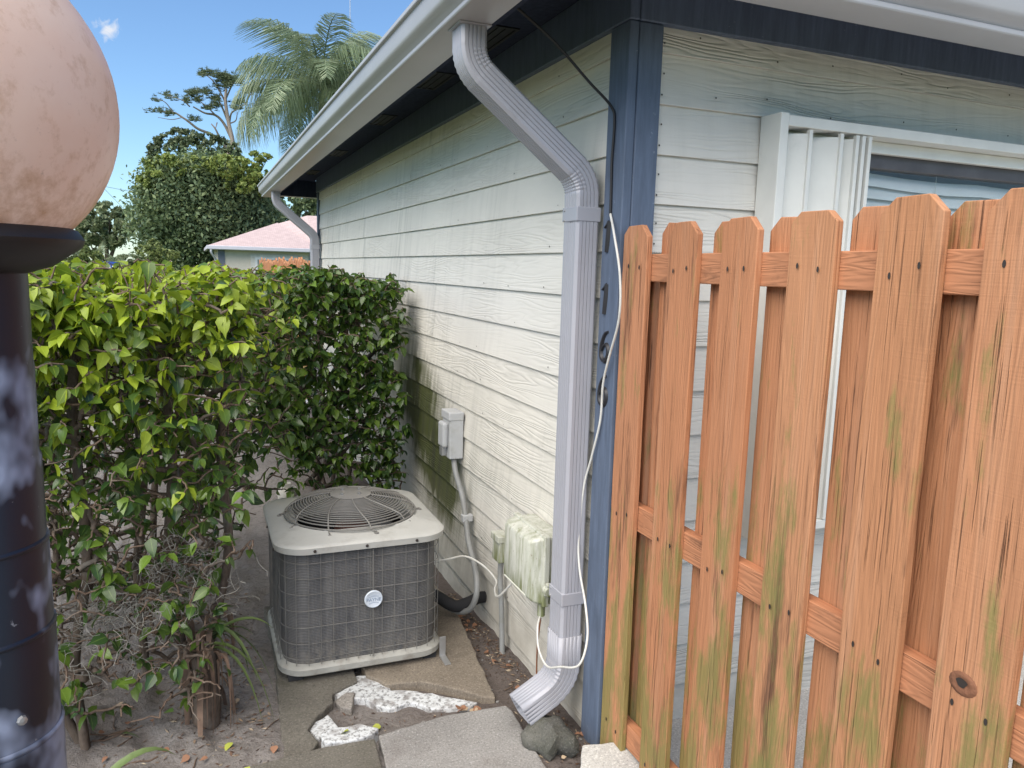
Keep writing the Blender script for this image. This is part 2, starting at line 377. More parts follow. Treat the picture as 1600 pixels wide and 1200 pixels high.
# ------------------------------------------------------------------ house
house = thing('house', 'white lap-sided bungalow with navy corner boards, lavender-grey gutters and downspouts', 'house')
E_, Z1, YF = .165, 2.2385, 6.93
ROWS = [Z1+E_-k*E_ for k in range(17)]           # lower edge of each course, top to bottom
def plank(p0, p1, z, wall, mat, ztop=None, parent=None):
    """one lap board; wall 'L' runs along y (faces -x), wall 'F' runs along x (faces -y)"""
    zt = min(z+E_+.024, ztop if ztop else 9)
    ft = (zt-z)/(E_+.024)
    prof = [(0, z), (.0150*ft, zt), (.0215, zt), (.010, z)]
    m = MB(); g = random.uniform(-.0008, .0008)
    if wall == 'L': vs = [(a+g, y, b) for y in (p0, p1) for a, b in prof]
    else: vs = [(x, a+g, b) for x in (p0, p1) for a, b in prof]
    fs = [(0, 1, 5, 4), (1, 2, 6, 5), (2, 3, 7, 6), (3, 0, 4, 7), (3, 2, 1, 0), (4, 5, 6, 7)]
    m.add(vs, fs if wall == 'F' else [tuple(reversed(q)) for q in fs])
    o = m.build('plank', mat, parent, bevel=.0012)
    return o
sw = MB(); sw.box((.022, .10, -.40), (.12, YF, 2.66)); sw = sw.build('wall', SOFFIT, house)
jn = {0: [4.37], 1: [2.81], 2: [5.4], 3: [2.81], 4: [5.0], 5: [2.81], 6: [4.4], 7: [], 8: [3.13], 9: [4.6], 10: [5.2], 11: [3.13], 12: [4.2], 13: [3.13], 14: [5.0], 15: [3.6], 16: [4.4]}
for k, z in enumerate(ROWS):
    ys = [.1]+jn.get(k, [])+[YF-.06]
    for a, b in zip(ys[:-1], ys[1:]):
        plank(a+.001, b-.0015, z, 'L', SIDING, 2.51 if k == 0 else None, sw)
fwl = MB()
fwl.box((.1, .022, -.25), (.62, .12, 2.66)); fwl.box((.62, .022, -.25), (2.55, .12, .78)); fwl.box((.62, .022, 2.24), (2.55, .12, 2.66)); fwl.box((2.55, .022, -.25), (8, .12, 2.66))
fwl = fwl.build('wall', TRIM, house)
for k, z in enumerate(ROWS):
    if z+E_ > 2.26 or z < .62:
        a = [.1, 3.2+.3*(k % 3), 6, 8]
        for p, q in zip(a[:-1], a[1:]): plank(p+.001, q-.0015, z, 'F', SIDING_F, 2.51 if k == 0 else None, fwl)
    else:
        plank(.1, .585, z, 'F', SIDING_F, None, fwl); plank(2.6, 5, z, 'F', SIDING_F, None, fwl); plank(5.002, 8, z, 'F', SIDING_F, None, fwl)
# far walls so the house is a closed body
bw = MB(); bw.box((.12, YF-.1, -.3), (8, YF, 2.66)); bw.box((7.9, .12, -.3), (8, YF-.1, 2.66)); bw.build('wall', SIDING, house)
# corner boards and frieze
def board(a, b, mat=None, name='corner_board', bev=.004):
    m = MB(); m.box(a, b); return m.build(name, mat or TRIM, house, bevel=bev)
cb = board((-.014, -.014, -.135), (.022, .1125, 2.486))           # faces the side yard
board((.0225, -.018, -.10), (.113, .020, 2.484))
board((-.013, YF-.07, -.3), (.02, YF+.02, 2.48))
board((-.0185, -.0185, 2.4875), (.02, YF+.02, 2.652), name='frieze_board')
board((.0205, -.0225, 2.4865), (8, .018, 2.651), name='frieze_board')
# nails on corner boards / siding heads (tiny, joined)
nl = MB()
def dot_x(y, z, x, r=.0035):
    nl.add([(x, y+r*math.cos(a), z+r*math.sin(a)) for a in [i*math.pi/3 for i in range(6)]], [(5, 4, 3, 2, 1, 0)])
for z in ROWS[:15]:
    for y in np.arange(.14, 6.5, .41):
        if random.random() < .8: dot_x(y+random.uniform(-.08, .08), z+.022+random.uniform(-.004, .006), -.0018, random.uniform(.002, .0042))
for z in ROWS[:15]: dot_x(.127, z+.03, -.0018, .004)
def dot_y(x, z, y, r=.0035):
    nl.add([(x+r*math.cos(a), y, z+r*math.sin(a)) for a in [i*math.pi/3 for i in range(6)]], [(0, 1, 2, 3, 4, 5)])
for z in ROWS[:15]:
    dot_y(.128, z+.03, -.0018); dot_y(.135, z+.1, .0035)
    if z > 2.2:
        for x in np.arange(.3, 3, .3): dot_y(x+random.uniform(-.05, .05), z+.025+random.uniform(0, .05), .0005)
tag(nl.build('nail_heads', SCREW, house), kind='stuff')
# soffit, fascia, vents
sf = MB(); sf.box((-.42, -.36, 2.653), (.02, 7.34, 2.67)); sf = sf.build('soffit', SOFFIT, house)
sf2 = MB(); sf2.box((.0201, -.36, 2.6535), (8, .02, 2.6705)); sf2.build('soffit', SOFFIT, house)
VENT = M_plain('vent_black', (.012, .012, .014), .7)
for y in (.78, 1.62, 2.85, 4.6, 6.2):
    v = MB()
    for i in range(5): v.box((-.27+i*.034, y, 2.6475), (-.27+i*.034+.012, y+.36, 2.6525))
    v.box((-.285, y-.014, 2.6465), (-.272, y+.374, 2.6525)); v.box((-.094, y-.014, 2.6465), (-.08, y+.374, 2.6525))
    v.box((-.272, y-.014, 2.6468), (-.094, y, 2.6524)); v.box((-.272, y+.36, 2.6468), (-.094, y+.374, 2.6524))
    v = v.build('soffit_vent', VENT, sf)
    b = MB(); b.add([(-.272, y, 2.6518), (-.272, y+.36, 2.6518), (-.094, y+.36, 2.6518), (-.094, y, 2.6518)], [(0, 1, 2, 3)]); b.build('vent_screen', VENT, sf)
def strip(a, b, mat, name):
    m = MB(); m.box(a, b); return m.build(name, mat, house, bevel=.003)
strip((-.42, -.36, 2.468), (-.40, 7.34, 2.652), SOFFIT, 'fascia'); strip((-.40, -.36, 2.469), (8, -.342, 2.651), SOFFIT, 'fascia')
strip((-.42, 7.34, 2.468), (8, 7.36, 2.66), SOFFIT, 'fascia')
KP = [(0, .133), (0, 0), (.128, 0), (.134, .002), (.137, .006), (.1375, .017), (.134, .021), (.128, .022), (.136, .030), (.148, .040), (.160, .048), (.165, .054), (.168, .062), (.1735, .112), (.1735, .115), (.184, .117), (.186, .120), (.186, .133), (.182, .135), (.176, .133), (.172, .125), (.012, .125), (.010, .133)]
def gutter(fn, p0, p1):
    n = len(KP); m = MB()
    m.rings([[fn(d, h, p) for d, h in KP] for p in (p0, p1)], True)
    return m.build('gutter', ALUG, house, smooth=28)
gutter(lambda d, h, p: (-.42-d, p, 2.467+h), -.30, 7.72)
gutter(lambda d, h, p: (p, -.36-d, 2.4645+h), -.60, 8)
gutter(lambda d, h, p: (p, 7.36+d, 2.4655+h), -.415, 8)
# roof: hip
rf = MB(); R0 = (-.56, -.5, 2.605); r = [(-.50, -.44, 2.674), (8.4, -.44, 2.674), (8.4, 7.44, 2.674), (-.50, 7.44, 2.674), (3.44, 3.5, 3.92), (4.46, 3.5, 3.92)]
rf.add(r, [(0, 1, 5, 4), (1, 2, 5), (2, 3, 4, 5), (3, 0, 4), (3, 2, 1, 0)]); rf.build('roof', ROOF, house)

# ------------------------------------------------------------------ downspouts
def ribs(w, d):
    """rounded rectangle with shallow V grooves, counter-clockwise in (a,b)"""
    P = []; c = .010
    def side(p, q, n):
        p = Vector(p); q = Vector(q); nrm = Vector(((q-p).y, -(q-p).x)).normalized(); L = (q-p).length; k = n
        P.append(p)
        for i in range(k):
            cpos = (i+.5)/k*.8+.1
            for s, dep in ((-.03, 0), (0, -.0042), (.03, 0)): P.append(p+(q-p)*(cpos+s)+nrm*dep)
        P.append(q)
    side((-w+c, -d), (w-c, -d), 5); side((w, -d+c), (w, d-c), 4); side((w-c, d), (-w+c, d), 5); side((-w, d-c), (-w, -d+c), 4)
    return P
def sweep(m, path, prof, side, scales=None):
    n = len(path); rings = []
    for i, p in enumerate(path):
        t = (path[min(i+1, n-1)]-path[max(i-1, 0)]).normalized()
        s = (side-t*side.dot(t)).normalized(); b = t.cross(s); sc = scales[i] if scales else 1
        rings.append([p+s*q.x*sc+b*q.y*sc for q in prof])
    m.rings(rings, False)
def elbow_path(pts, rad, step=.012):
    """polyline with filleted corners; returns points and crimp scales"""
    P = [Vector(p) for p in pts]; out = [P[0]]; sc = [1]
    for i in range(1, len(P)-1):
        a = (P[i-1]-P[i]).normalized(); b = (P[i+1]-P[i]).normalized(); ang = a.angle(b)
        L = min(rad/math.tan(ang/2), .48*min((P[i-1]-P[i]).length, (P[i+1]-P[i]).length)) if ang > .01 else 0
        A = P[i]+a*L; B = P[i]+b*L; k = max(14, int(L*2/step))
        k -= k % 2
        for j in range(k+1):
            u = j/k; out.append(A*(1-u)**2+P[i]*2*u*(1-u)+B*u*u); sc.append(1.0 if j in (0, k) else (1.012 if j % 2 else .972))
    out.append(P[-1]); sc.append(1); return out, sc
def downspout(y0, top_only=False, name='downspout'):
    prof = ribs(.056, .045); side = Vector((0, 1, 0)); yw = y0-.075
    path, sc = elbow_path([(-.474, y0, 2.474), (-.474, y0-.005, 2.345), (-.066, yw+.005, 1.995), (-.066, yw, 1.84)], .13)
    body = MB()
    sweep(body, [Vector((-.066, yw, 1.86)), Vector((-.066, yw, .24))], prof, side)
    o = body.build('downspout', ALU, house, smooth=20)
    e = MB(); sweep(e, path, prof, side, sc); e = e.build('elbow', ALU, o, smooth=32); 
    # outlet flange
    fl = MB(); fl.box((-.474-.056, y0-.066, 2.461), (-.474+.056, y0+.066, 2.4668)); fl.build('outlet_flange', ALU, o, bevel=.002)
    path, sc = elbow_path([(-.066, yw, .30), (-.066, yw, .105), (-.250, yw-.012, .012)], .15)
    p2 = ribs(.060, .049)
    e2 = MB(); sweep(e2, path, p2, side, sc); e2 = e2.build('elbow', ALU, o, smooth=32)
    so = e2.modifiers.new('thick', 'SOLIDIFY'); so.thickness = .0016; so.offset = -1
    for z in (1.845, .425):
        s = MB(); w, d = .0585, .0475
        s.prism([(-w, -d), (w, -d), (w, d), (-w, d)], z, z+.05, lambda a, b, zz: (-.066+b, yw+a, zz))
        s.box((-.062, yw-w-.03, z+.004), (-.0155, yw-w, z+.044)) if False else None
        s = s.build('strap', ALU, o, bevel=.003)
    for (dz) in (1.85, 1.885, .435, .465, .285):
        q = MB(); q.lathe([(.0, -.001), (.0045, 0), (.0035, .003), (0, .004)], 8); q = q.build('screw', STEEL, o, smooth=40)
        q.matrix_local = Matrix.Translation((-.066-.0475, yw+.04, dz))@Euler((0, -math.pi/2, 0)).to_matrix().to_4x4()
    return o
downspout(.252); downspout(6.84)

# ------------------------------------------------------------------ house numbers
def stroke(m, pts, ws, th, x):
    """tapered pen stroke on the plane x, as a solid of thickness th"""
    P = [Vector((0, a, b)) for a, b in pts]; n = len(P); Lf = []; Rt = []
    for i in range(n):
        t = (P[min(i+1, n-1)]-P[max(i-1, 0)]).normalized(); nr = Vector((0, -t.z, t.y))
        Lf.append(P[i]+nr*ws[i]); Rt.append(P[i]-nr*ws[i])
    rings = [[(x, Lf[i].y, Lf[i].z), (x, Rt[i].y, Rt[i].z), (x-th, Rt[i].y*.7+Lf[i].y*.3, Rt[i].z*.7+Lf[i].z*.3), (x-th, Lf[i].y*.7+Rt[i].y*.3, Lf[i].z*.7+Rt[i].z*.3)] for i in range(n)]
    m.rings(rings)
NUMM = M_plain('number_black', (.020, .020, .024), .45)
def digit(ch, yc, z):
    m = MB(); H = .105; w = .032
    fy = lambda a: yc-a*w     # glyph x to the right is -y when seen from the side yard
    if ch == '1':
        stroke(m, [(fy(-.7), z+H*.80), (fy(-.2), z+H*.9), (fy(.15), z+H)], [.003, .005, .006], .008, -.0142)
        stroke(m, [(fy(.15), z+H), (fy(.05), z+H*.6), (fy(-.05), z+H*.3), (fy(-.15), z)], [.008, .0105, .0105, .008], .009, -.0143)
    else:
        pts = [(.55, .98), (.1, .93), (-.45, .72), (-.8, .42), (-.75, .15), (-.3, .0), (.3, .02), (.72, .2), (.7, .42), (.3, .55), (-.2, .5), (-.62, .33)]
        pts = smooth_path([(0, a, b) for a, b in pts], 4); n = len(pts)
        stroke(m, [(fy(p.y), z+p.z*H) for p in pts], [.0045+.0060*math.sin(math.pi*min(1, i/n*1.05)) for i in range(n)], .009, -.0142)
    o = m.build('house_number', NUMM, cb, smooth=50); o['label'] = 'black house number digit '+ch; return o
for ch, yy_, z in (('1', .066, 1.74), ('1', .064, 1.525), ('6', .052, 1.362), ('6', .052, 1.205)): digit(ch, yy_, z)

# ------------------------------------------------------------------ window and accordion shutter
GL = T('window_glass'); _tr = GL.n('BsdfTransparent', None, {'Color': (.93, .95, .95, 1)}); _gl = GL.n('BsdfGlossy', None, {'Roughness': .02}); _fr = GL.math('ADD', GL.math('POWER', GL.n('LayerWeight', None, {'Blend': .5}).outputs['Facing'], 5.0), .04)
GL.n('OutputMaterial', None, {'Surface': GL.n('MixShader', None, {0: _fr, 1: _tr.outputs[0], 2: _gl.outputs[0]}).outputs[0]}); GLASS = GL.m
win = MB()
win.box((.64, .03, .80), (2.5, .10, .86)); win.box((.64, .03, 2.10), (2.5, .10, 2.19)); win.box((.64, .03, .86), (.70, .10, 2.10)); win.box((2.44, .03, .86), (2.5, .10, 2.10))
WINF = M_plain('window_dark_frame', (.10, .095, .105), .5, var=.25)
win = win.build('window', WINF, house, bevel=.004); win.location = (0, -.028, 0)
sl = MB(); sl.box((.62, -.02, .765), (2.54, .04, .799)); sl.build('sill', TRIM, win, bevel=.004)
gp = MB(); gp.box((.70, .055, .86), (2.44, .060, 2.10)); gp.build('pane', GLASS, win)
BL = M_plain('blind_vinyl', (.85, .85, .85), .45, var=.04)
nsl = 25
for i in range(nsl):
    z = .88+i*(1.20/nsl); m = MB(); L = []
    for j in range(9):
        x = .71+j*1.72/8; dz = .006*math.sin(j*1.9+i*.7)+(.004*math.sin(j*.8))
        L.append([(x, .074, z+dz), (x, .088, z+.030+dz), (x, .102, z+.052+dz), (x, .1025, z+.0505+dz), (x, .089, z+.0285+dz), (x, .0745, z-.0015+dz)])
    m.rings(L); m.build('slat', BL, win, smooth=60)
for x in (1.05, 1.5, 2.1):
    m = MB(); m.tube([(x, .071, .88), (x, .071, 2.1)], .0012, 4); m.build('blind_cord', WHITEP, win)
rm = MB(); rm.box((.60, .135, .6), (2.56, .15, 2.3)); rm.build('room_shade', M_plain('room_dim', (.10, .10, .11), .9), win)
# cream trim around the opening and the shutter frame
sh = MB()
sh.box((.585, -.105, 2.195), (2.62, -.001, 2.232)); sh.box((.585, -.105, .70), (2.62, -.001, .735)); sh.box((.548, -.107, .69), (.5845, -.001, 2.238)); sh.box((2.62, -.107, .69), (2.66, -.001, 2.238))
sh.box((.585, -.03, 2.1505), (2.62, -.003, 2.1945))
sh = sh.build('accordion_shutter', CREAM, house, bevel=.003)
bx = [.588, .668, .690, .772, .795, .835, .855, .880, .905]
fold = [(.590, -.035), (.690, -.098), (.735, -.032), (.832, -.100), (.852, -.035), (.905, -.102), (.915, -.035), (.935, -.102), (.945, -.04), (.966, -.102)]
for i in range(len(fold)-1):
    (xa, ya), (xb, yb) = fold[i], fold[i+1]; m = MB(); d = Vector((xb-xa, yb-ya)).normalized(); nn = Vector((-d.y, d.x))*.0015
    m.prism([(xa-nn.x, ya-nn.y), (xb-nn.x, yb-nn.y), (xb+nn.x, yb+nn.y), (xa+nn.x, ya+nn.y)], .737, 2.178); m.build('shutter_blade', CREAM, sh)
for i, (xa, ya) in enumerate(fold):
    m = MB()
    if ya < -.09: m.box((xa-.008, ya-.006, .737), (xa+.008, ya+.010, 2.190))
    else: m.lathe([(.006, .737), (.006, 2.18)], 8, (xa, ya, 0))
    m.build('shutter_hinge', CREAM, sh, bevel=.002)

# ------------------------------------------------------------------ fence
fence = thing('wooden_fence', 'orange-brown shadowbox picket fence with green algae joined to the house corner', 'fence', (0, 0, 0))
def picket_mesh(w, h, th=.020, clip=.034, lean=0, seed=0):
    rs = random.Random(seed); m = MB()
    cl, cr = clip*rs.uniform(.8, 1.2), clip*rs.uniform(.8, 1.2)
    # outline in (y,z): slightly wavering long edges
    nz = 9
    pts = [(0+rs.uniform(-.0015, .0015), h*i/nz) for i in range(nz)]
    pts += [(0, h-cl*.95), (-cl, h+rs.uniform(-.003, .003)), (-w+cr, h+rs.uniform(-.003, .003)), (-w, h-cr*.95)]
    pts += [(-w+rs.uniform(-.0015, .0015), h*(nz-1-i)/nz) for i in range(nz)]
    m.prism(pts, 0, th, lambda a, b, z: (z, a, b)); return m
def add_picket(y, x, z0, h, w, seed, tilt=0, par=None, mat=None):
    m = picket_mesh(w, h, seed=seed); o = m.build('picket', mat or FENCE, par or fence, bevel=.0022)
    o.location = (x, y, z0); o.rotation_euler = (tilt, 0, 0); return o
front = [(-.022, .148), (-.286, .146), (-.545, .146), (-.809, .147), (-1.078, .152), (-1.325, .152), (-1.59, .142), (-1.855, .142), (-2.12, .142)]
for i, (y, w) in enumerate(front):
    add_picket(y, -.004+random.uniform(-.002, .002), -.075+random.uniform(-.005, .012), 1.905+random.uniform(-.006, .006), w, i+1, random.uniform(-.003, .003))
for i, y in enumerate([-.158, -.430, -.672, -.945, -1.195, -1.455, -1.72, -1.985]):
    add_picket(y, .056, -.06, 1.890+random.uniform(-.008, .008), .146, i+40, random.uniform(-.003, .003))
for z in (1.645, .802, .005):
    m = MB(); m.box((.0175, -2.3, z), (.0545, -.015, z+.088)); m.build('rail', RAIL, fence, bevel=.003)
m = MB(); m.box((.057, -.125, -.3), (.145, -.03, 1.72)); m.build('post', FENCE, fence, bevel=.004)
fs = MB()
for i, (y, w) in enumerate(front):
    for z in (1.69, .845, .05):
        for s in (.28, .74):
            yy, zz = y-w*s, z+random.uniform(-.015, .015)
            fs.add([(-.0066, yy+.0055*math.cos(a)*(.7 if True else 1), zz+.0075*math.sin(a)) for a in [k*math.pi/4 for k in range(8)]], [tuple(range(7, -1, -1))])
tag(fs.build('screw_heads', SCREW, fence), kind='stuff')
KN = M_plain('knot_wood', (.20, .085, .045), .85, var=.3, bump=.8, bscale=90)
kn = MB(); kc = (-1.385, .905)
kn.rings([[(-.0062-dx, kc[0]+r*math.cos(a)*1.0, kc[1]+r*.8*math.sin(a)) for a in [k*math.pi/8 for k in range(16)]] for r, dx in ((.030, -.0005), (.025, .0022), (.018, .0025), (.013, .0008), (.001, .0006))], False)
kh = MB(); kh.add([(-.0078, kc[0]+.002+.0115*math.cos(a)*(1+.2*math.sin(3*a)), kc[1]+.002+.0095*math.sin(a)) for a in [k*math.pi/8 for k in range(16)]], [tuple(range(15, -1, -1))]); kh.build('knot_shade_disc', SCREW, fence)  # flat near-black disc painted as the shade inside the open knot
tag(kn.build('knot', KN, fence, smooth=60), 'weathered open knot in a picket')

# ------------------------------------------------------------------ air conditioner
ACX, ACY, ACB, ACT = -.695, 1.215, -.085, .505
ac = thing('air_conditioner', 'grey outdoor air conditioning condenser with round fan guard on a broken concrete pad', 'air conditioner', (ACX, ACY, ACB))
H = ACT-ACB
def rrect(h, r, n=7):
    P = []
    for cx, cy, a0 in ((h-r, h-r, 0), (-h+r, h-r, 90), (-h+r, -h+r, 180), (h-r, -h+r, 270)):
        for i in range(n+1):
            a = math.radians(a0+90*i/n); P.append((cx+r*math.cos(a), cy+r*math.sin(a)))
    return P
def mat_coil():
    t = T('condenser_coil'); v = t.coord(); x, y, z = t.sep(v)
    s = t.math('ADD', x, y)
    wav = t.math('ADD', t.math('MULTIPLY', t.math('SINE', t.math('MULTIPLY', z, 900.0)), .5), .5)
    tubes = t.math('ADD', t.math('MULTIPLY', t.math('SINE', t.math('MULTIPLY', s, 420.0)), .5), .5)
    n = t.noise(t.vmul(v, (9, 9, 2.2)), 1.6, 5, .6)
    c = t.mix(t.ramp(n, [(.35, 0.0), (.7, 1.0)]), (.10, .10, .105), (.20, .195, .19))
    c = t.mix(t.math('MULTIPLY', t.ramp(t.noise(t.vmul(v, (22, 22, 1.0)), 1.0, 5, .7), [(.55, 0.0), (.7, .5)]), 1.0), c, (.22, .205, .19))
    # dirt that splashes up from the pad
    c = t.mix(t.math('MULTIPLY', t.ramp(z, [(.02, .8), (.17, 0.0)]), t.ramp(t.noise(v, 26, 5, .7), [(.4, 0.0), (.62, 1.0)])), c, (.30, .27, .23))
    c = t.mix(t.math('MULTIPLY', wav, .4), c, (.04, .04, .043))
    return t.out(c, .6, t.bump(t.math('ADD', wav, t.math('MULTIPLY', tubes, .5)), .5, .003), .15, .4)
COIL = mat_coil()
ACP = M_plain('ac_grey_beige_enamel', (.47, .465, .435), .36, var=.09, scale=5, dirt=((.30, .28, .25), 9, .54, .55), bump=.05)
ACW = M_plain('ac_wire_vinyl', (.215, .205, .19), .45, var=.15)
AMOT = M_plain('motor_rust', (.16, .06, .045), .7, .2, .3)
AFAN = M_plain('fan_blade_metal', (.15, .15, .155), .5, .5)
ADARK = M_plain('ac_interior', (.03, .03, .032), .8)
body = rrect(.342, .115); inner = rrect(.325, .10)
m = MB(); m.rings([[(x, y, z) for x, y in body] for z in (.045, H-.030)], False); cb_ = m.build('coil', COIL, ac, smooth=40)
m = MB(); m.rings([[(x, y, z) for x, y in inner] for z in (.02, H-.05)], False); m.add([(x, y, .03) for x, y in inner], [tuple(range(len(inner)))]); m.build('interior_wall', ADARK, ac)
# base pan: rounded rim
pr = [(.342, .0), (.360, .0), (.366, .006), (.366, .030), (.362, .035), (.342, .046)]
m = MB(); m.rings([[(x, y, z) for x, y in rrect(h, .118)] for h, z in pr], False); m.build('base_pan', M_plain('base_pan_enamel', (.36, .355, .325), .45, var=.15, dirt=((.2, .17, .14), 14, .48, .6)), ac, smooth=35)
# top cover: skirt + deck + round opening
Ro = .302; N = 64
deck = rrect(.373, .135, 15); assert len(deck) == 64
ang = [math.atan2(y, x) for x, y in deck]
prof = [(.368, H-.042), (.376, H-.039), (.379, H-.012), (.373, H-.005), (.360, H)]
rings = [[(x, y, z) for x, y in rrect(h, .135, 15)] for h, z in prof]
rings.append([(Ro*1.07*math.cos(a), Ro*1.07*math.sin(a), H+.014) for a in ang])
rings.append([(Ro*1.02*math.cos(a), Ro*1.02*math.sin(a), H+.020) for a in ang])
rings.append([(Ro*math.cos(a), Ro*math.sin(a), H+.014) for a in ang])
rings.append([(Ro*math.cos(a), Ro*math.sin(a), H-.07) for a in ang])
m = MB(); m.rings(rings, False); top = m.build('top_cover', ACP, ac, smooth=38)
for a in range(4):
    for k in (-.22, 0, .22) if a % 2 == 0 else (0, .3):
        q = MB(); q.lathe([(0, -.002), (.007, 0), (.006, .004), (0, .005)], 8); q = q.build('screw', SCREW, top, smooth=40)
        d = Matrix.Rotation(math.pi/2*a, 4, 'Z'); q.matrix_local = d@Matrix.Translation((k, -.3785, H-.025))@Matrix.Rotation(math.pi/2, 4, 'X')
# fan guard
guard = MB()
def dome(r): return H+.022+.078*(1-(r/.30)**2)**.6 if r < .30 else H+.022
nr = 18
for i in range(nr):
    rr_ = .094+(.302-.094)*i/(nr-1); zz = dome(min(rr_, .2999))
    guard.tube([(rr_*math.cos(2*math.pi*k/40), rr_*math.sin(2*math.pi*k/40), zz) for k in range(40)], .0032 if i < nr-1 else .0042, 6, closed=True)
guard = guard.build('fan_guard', ACW, ac, smooth=60)
for k in range(10):
    a = 2*math.pi*k/10+.2; m = MB(); pts = []
    for j in range(12):
        rr_ = .085+(.325-.085)*j/11; b = a+.28*(j/11)**1.5
        pts.append((rr_*math.cos(b), rr_*math.sin(b), dome(min(rr_, .2999))+.004 if rr_ < .3 else H+.014))
    m.tube(pts, .0036, 6); m.build('guard_rib', ACW, guard, smooth=60)
    e = pts[-1]; f = MB(); f.lathe([(.0, 0), (.011, 0), (.011, .004), (0, .006)], 10, (e[0], e[1], H+.006)); f.build('guard_clip', ACW, guard)
m = MB(); m.lathe([(0, .0), (.085, .0), (.094, .002), (.096, .006), (.090, .010), (.02, .013), (0, .013)], 32, (0, 0, dome(.09))); hub = m.build('guard_hub', ACW, guard, smooth=40)
for k in range(4):
    a = math.pi/2*k+.6; q = MB(); q.lathe([(0, 0), (.009, 0), (.009, .008), (0, .009)], 6, (.055*math.cos(a), .055*math.sin(a), dome(.09)+.011)); q.build('hub_bolt', STEEL, hub)
m = MB(); m.lathe([(0, H-.20), (.075, H-.20), (.078, H-.19), (.078, H-.06), (.07, H-.045), (0, H-.04)], 24); m.build('fan_motor', AMOT, ac, smooth=40)
for k in range(3):
    a0 = 2*math.pi*k/3+.5; m = MB(); g = []
    for j in range(6):
        r_ = .07+.21*j/5; wd = .38+.25*j/5
        g.append([(r_*math.cos(a0+u*wd), r_*math.sin(a0+u*wd), H-.115+.055*u) for u in (-1, -.5, 0, .5, 1)]+[(r_*math.cos(a0+u*wd), r_*math.sin(a0+u*wd), H-.117+.055*u) for u in (1, .5, 0, -.5, -1)])
    m.rings(g); m.build('fan_blade', AFAN, ac, smooth=40)
# wire guard around the coil: horizontal hoops and upright wires
hoops = rrect(.354, .118, 9)
wg = MB(); nz = 7
for i in range(nz):
    z = .075+(H-.16)*i/(nz-1)
    wg.tube([(x+random.uniform(-.001, .001), y, z+.004*math.sin(x*9+i)) for x, y in hoops], .0015, 5, closed=True)
ACS = M_plain('ac_side_wire', (.165, .16, .15), .55, var=.2)
wg = wg.build('wire_guard', ACS, ac, smooth=60); tag(wg, kind='stuff')
per = []
dens = rrect(.356, .118, 40)
L = [0]
for i in range(len(dens)): L.append(L[-1]+math.dist(dens[i], dens[(i+1) % len(dens)]))
up_ = MB(); nw = 50
for k in range(nw):
    s = L[-1]*(k+.35)/nw; i = max(j for j in range(len(dens)) if L[j] <= s); f = (s-L[i])/max(1e-6, L[i+1]-L[i]); a = dens[i]; b = dens[(i+1) % len(dens)]
    x, y = a[0]+(b[0]-a[0])*f, a[1]+(b[1]-a[1])*f
    up_.tube([(x, y, .045), (x+random.uniform(-.002, .002), y, H*.5), (x, y, H-.035)], .0014, 5)
tag(up_.build('upright_wires', ACS, ac, smooth=60), kind='stuff')
# centre post strip, with medallion
m = MB(); m.box((-.0025+.03, -.3625, .045), (.0025+.03, -.358, H-.05)); m.build('centre_strip', ACS, ac, bevel=.001)
BADGE = M_plain('badge_enamel', (.60, .66, .74), .35, var=.03)
m = MB(); m.lathe([(0, 0), (.036, 0), (.040, .003), (.040, .007), (.036, .010), (.034, .0085), (0, .0088)], 32); bd = m.build('badge', BADGE, ac, smooth=40)
bd.matrix_local = Matrix.Translation((.03, -.3625, .315))@Matrix.Rotation(math.pi/2, 4, 'X')
BL2 = M_plain('badge_letter_blue', (.22, .29, .40), .4)
def text_mesh(txt, size, mat, parent, mtx, ext=.0006):
    c = bpy.data.curves.new('txt', 'FONT'); c.body = txt; c.size = size; c.extrude = ext; c.align_x = 'CENTER'; c.align_y = 'CENTER'; c.resolution_u = 2
    o = bpy.data.objects.new('txt', c); COL.objects.link(o); dg = bpy.context.evaluated_depsgraph_get()
    me = bpy.data.meshes.new_from_object(o.evaluated_get(dg)); bpy.data.objects.remove(o)
    me.materials.clear(); me.materials.append(mat); q = bpy.data.objects.new('lettering', me); COL.objects.link(q); q.parent = parent; q.matrix_local = mtx; return q
text_mesh('PAYNE', .021, BL2, bd, Matrix.Translation((0, -.002, .0093)))
for s in (.013, -.016):
    m = MB(); m.tube(smooth_path([(-.022, s-.003, .0093), (0, s+.002, .0093), (.022, s-.001, .0093)], 4), .0009, 4); m.build('badge_line', BL2, bd)
# hold-down bracket on the pad
m = MB(); m.box((.345, -.335, -.026), (.375, -.330, .07)); m.box((.3452, -.42, -.0265), (.3748, -.3301, -.021)); m.build('bracket', STEEL, ac, bevel=.0015)
for sx in (-.3, .3):
    for sy in (-.3, .3):
        m = MB(); m.box((sx-.03, sy-.03, -.026), (sx+.03, sy+.03, 0.001)); m.build('foot', ADARK, ac)

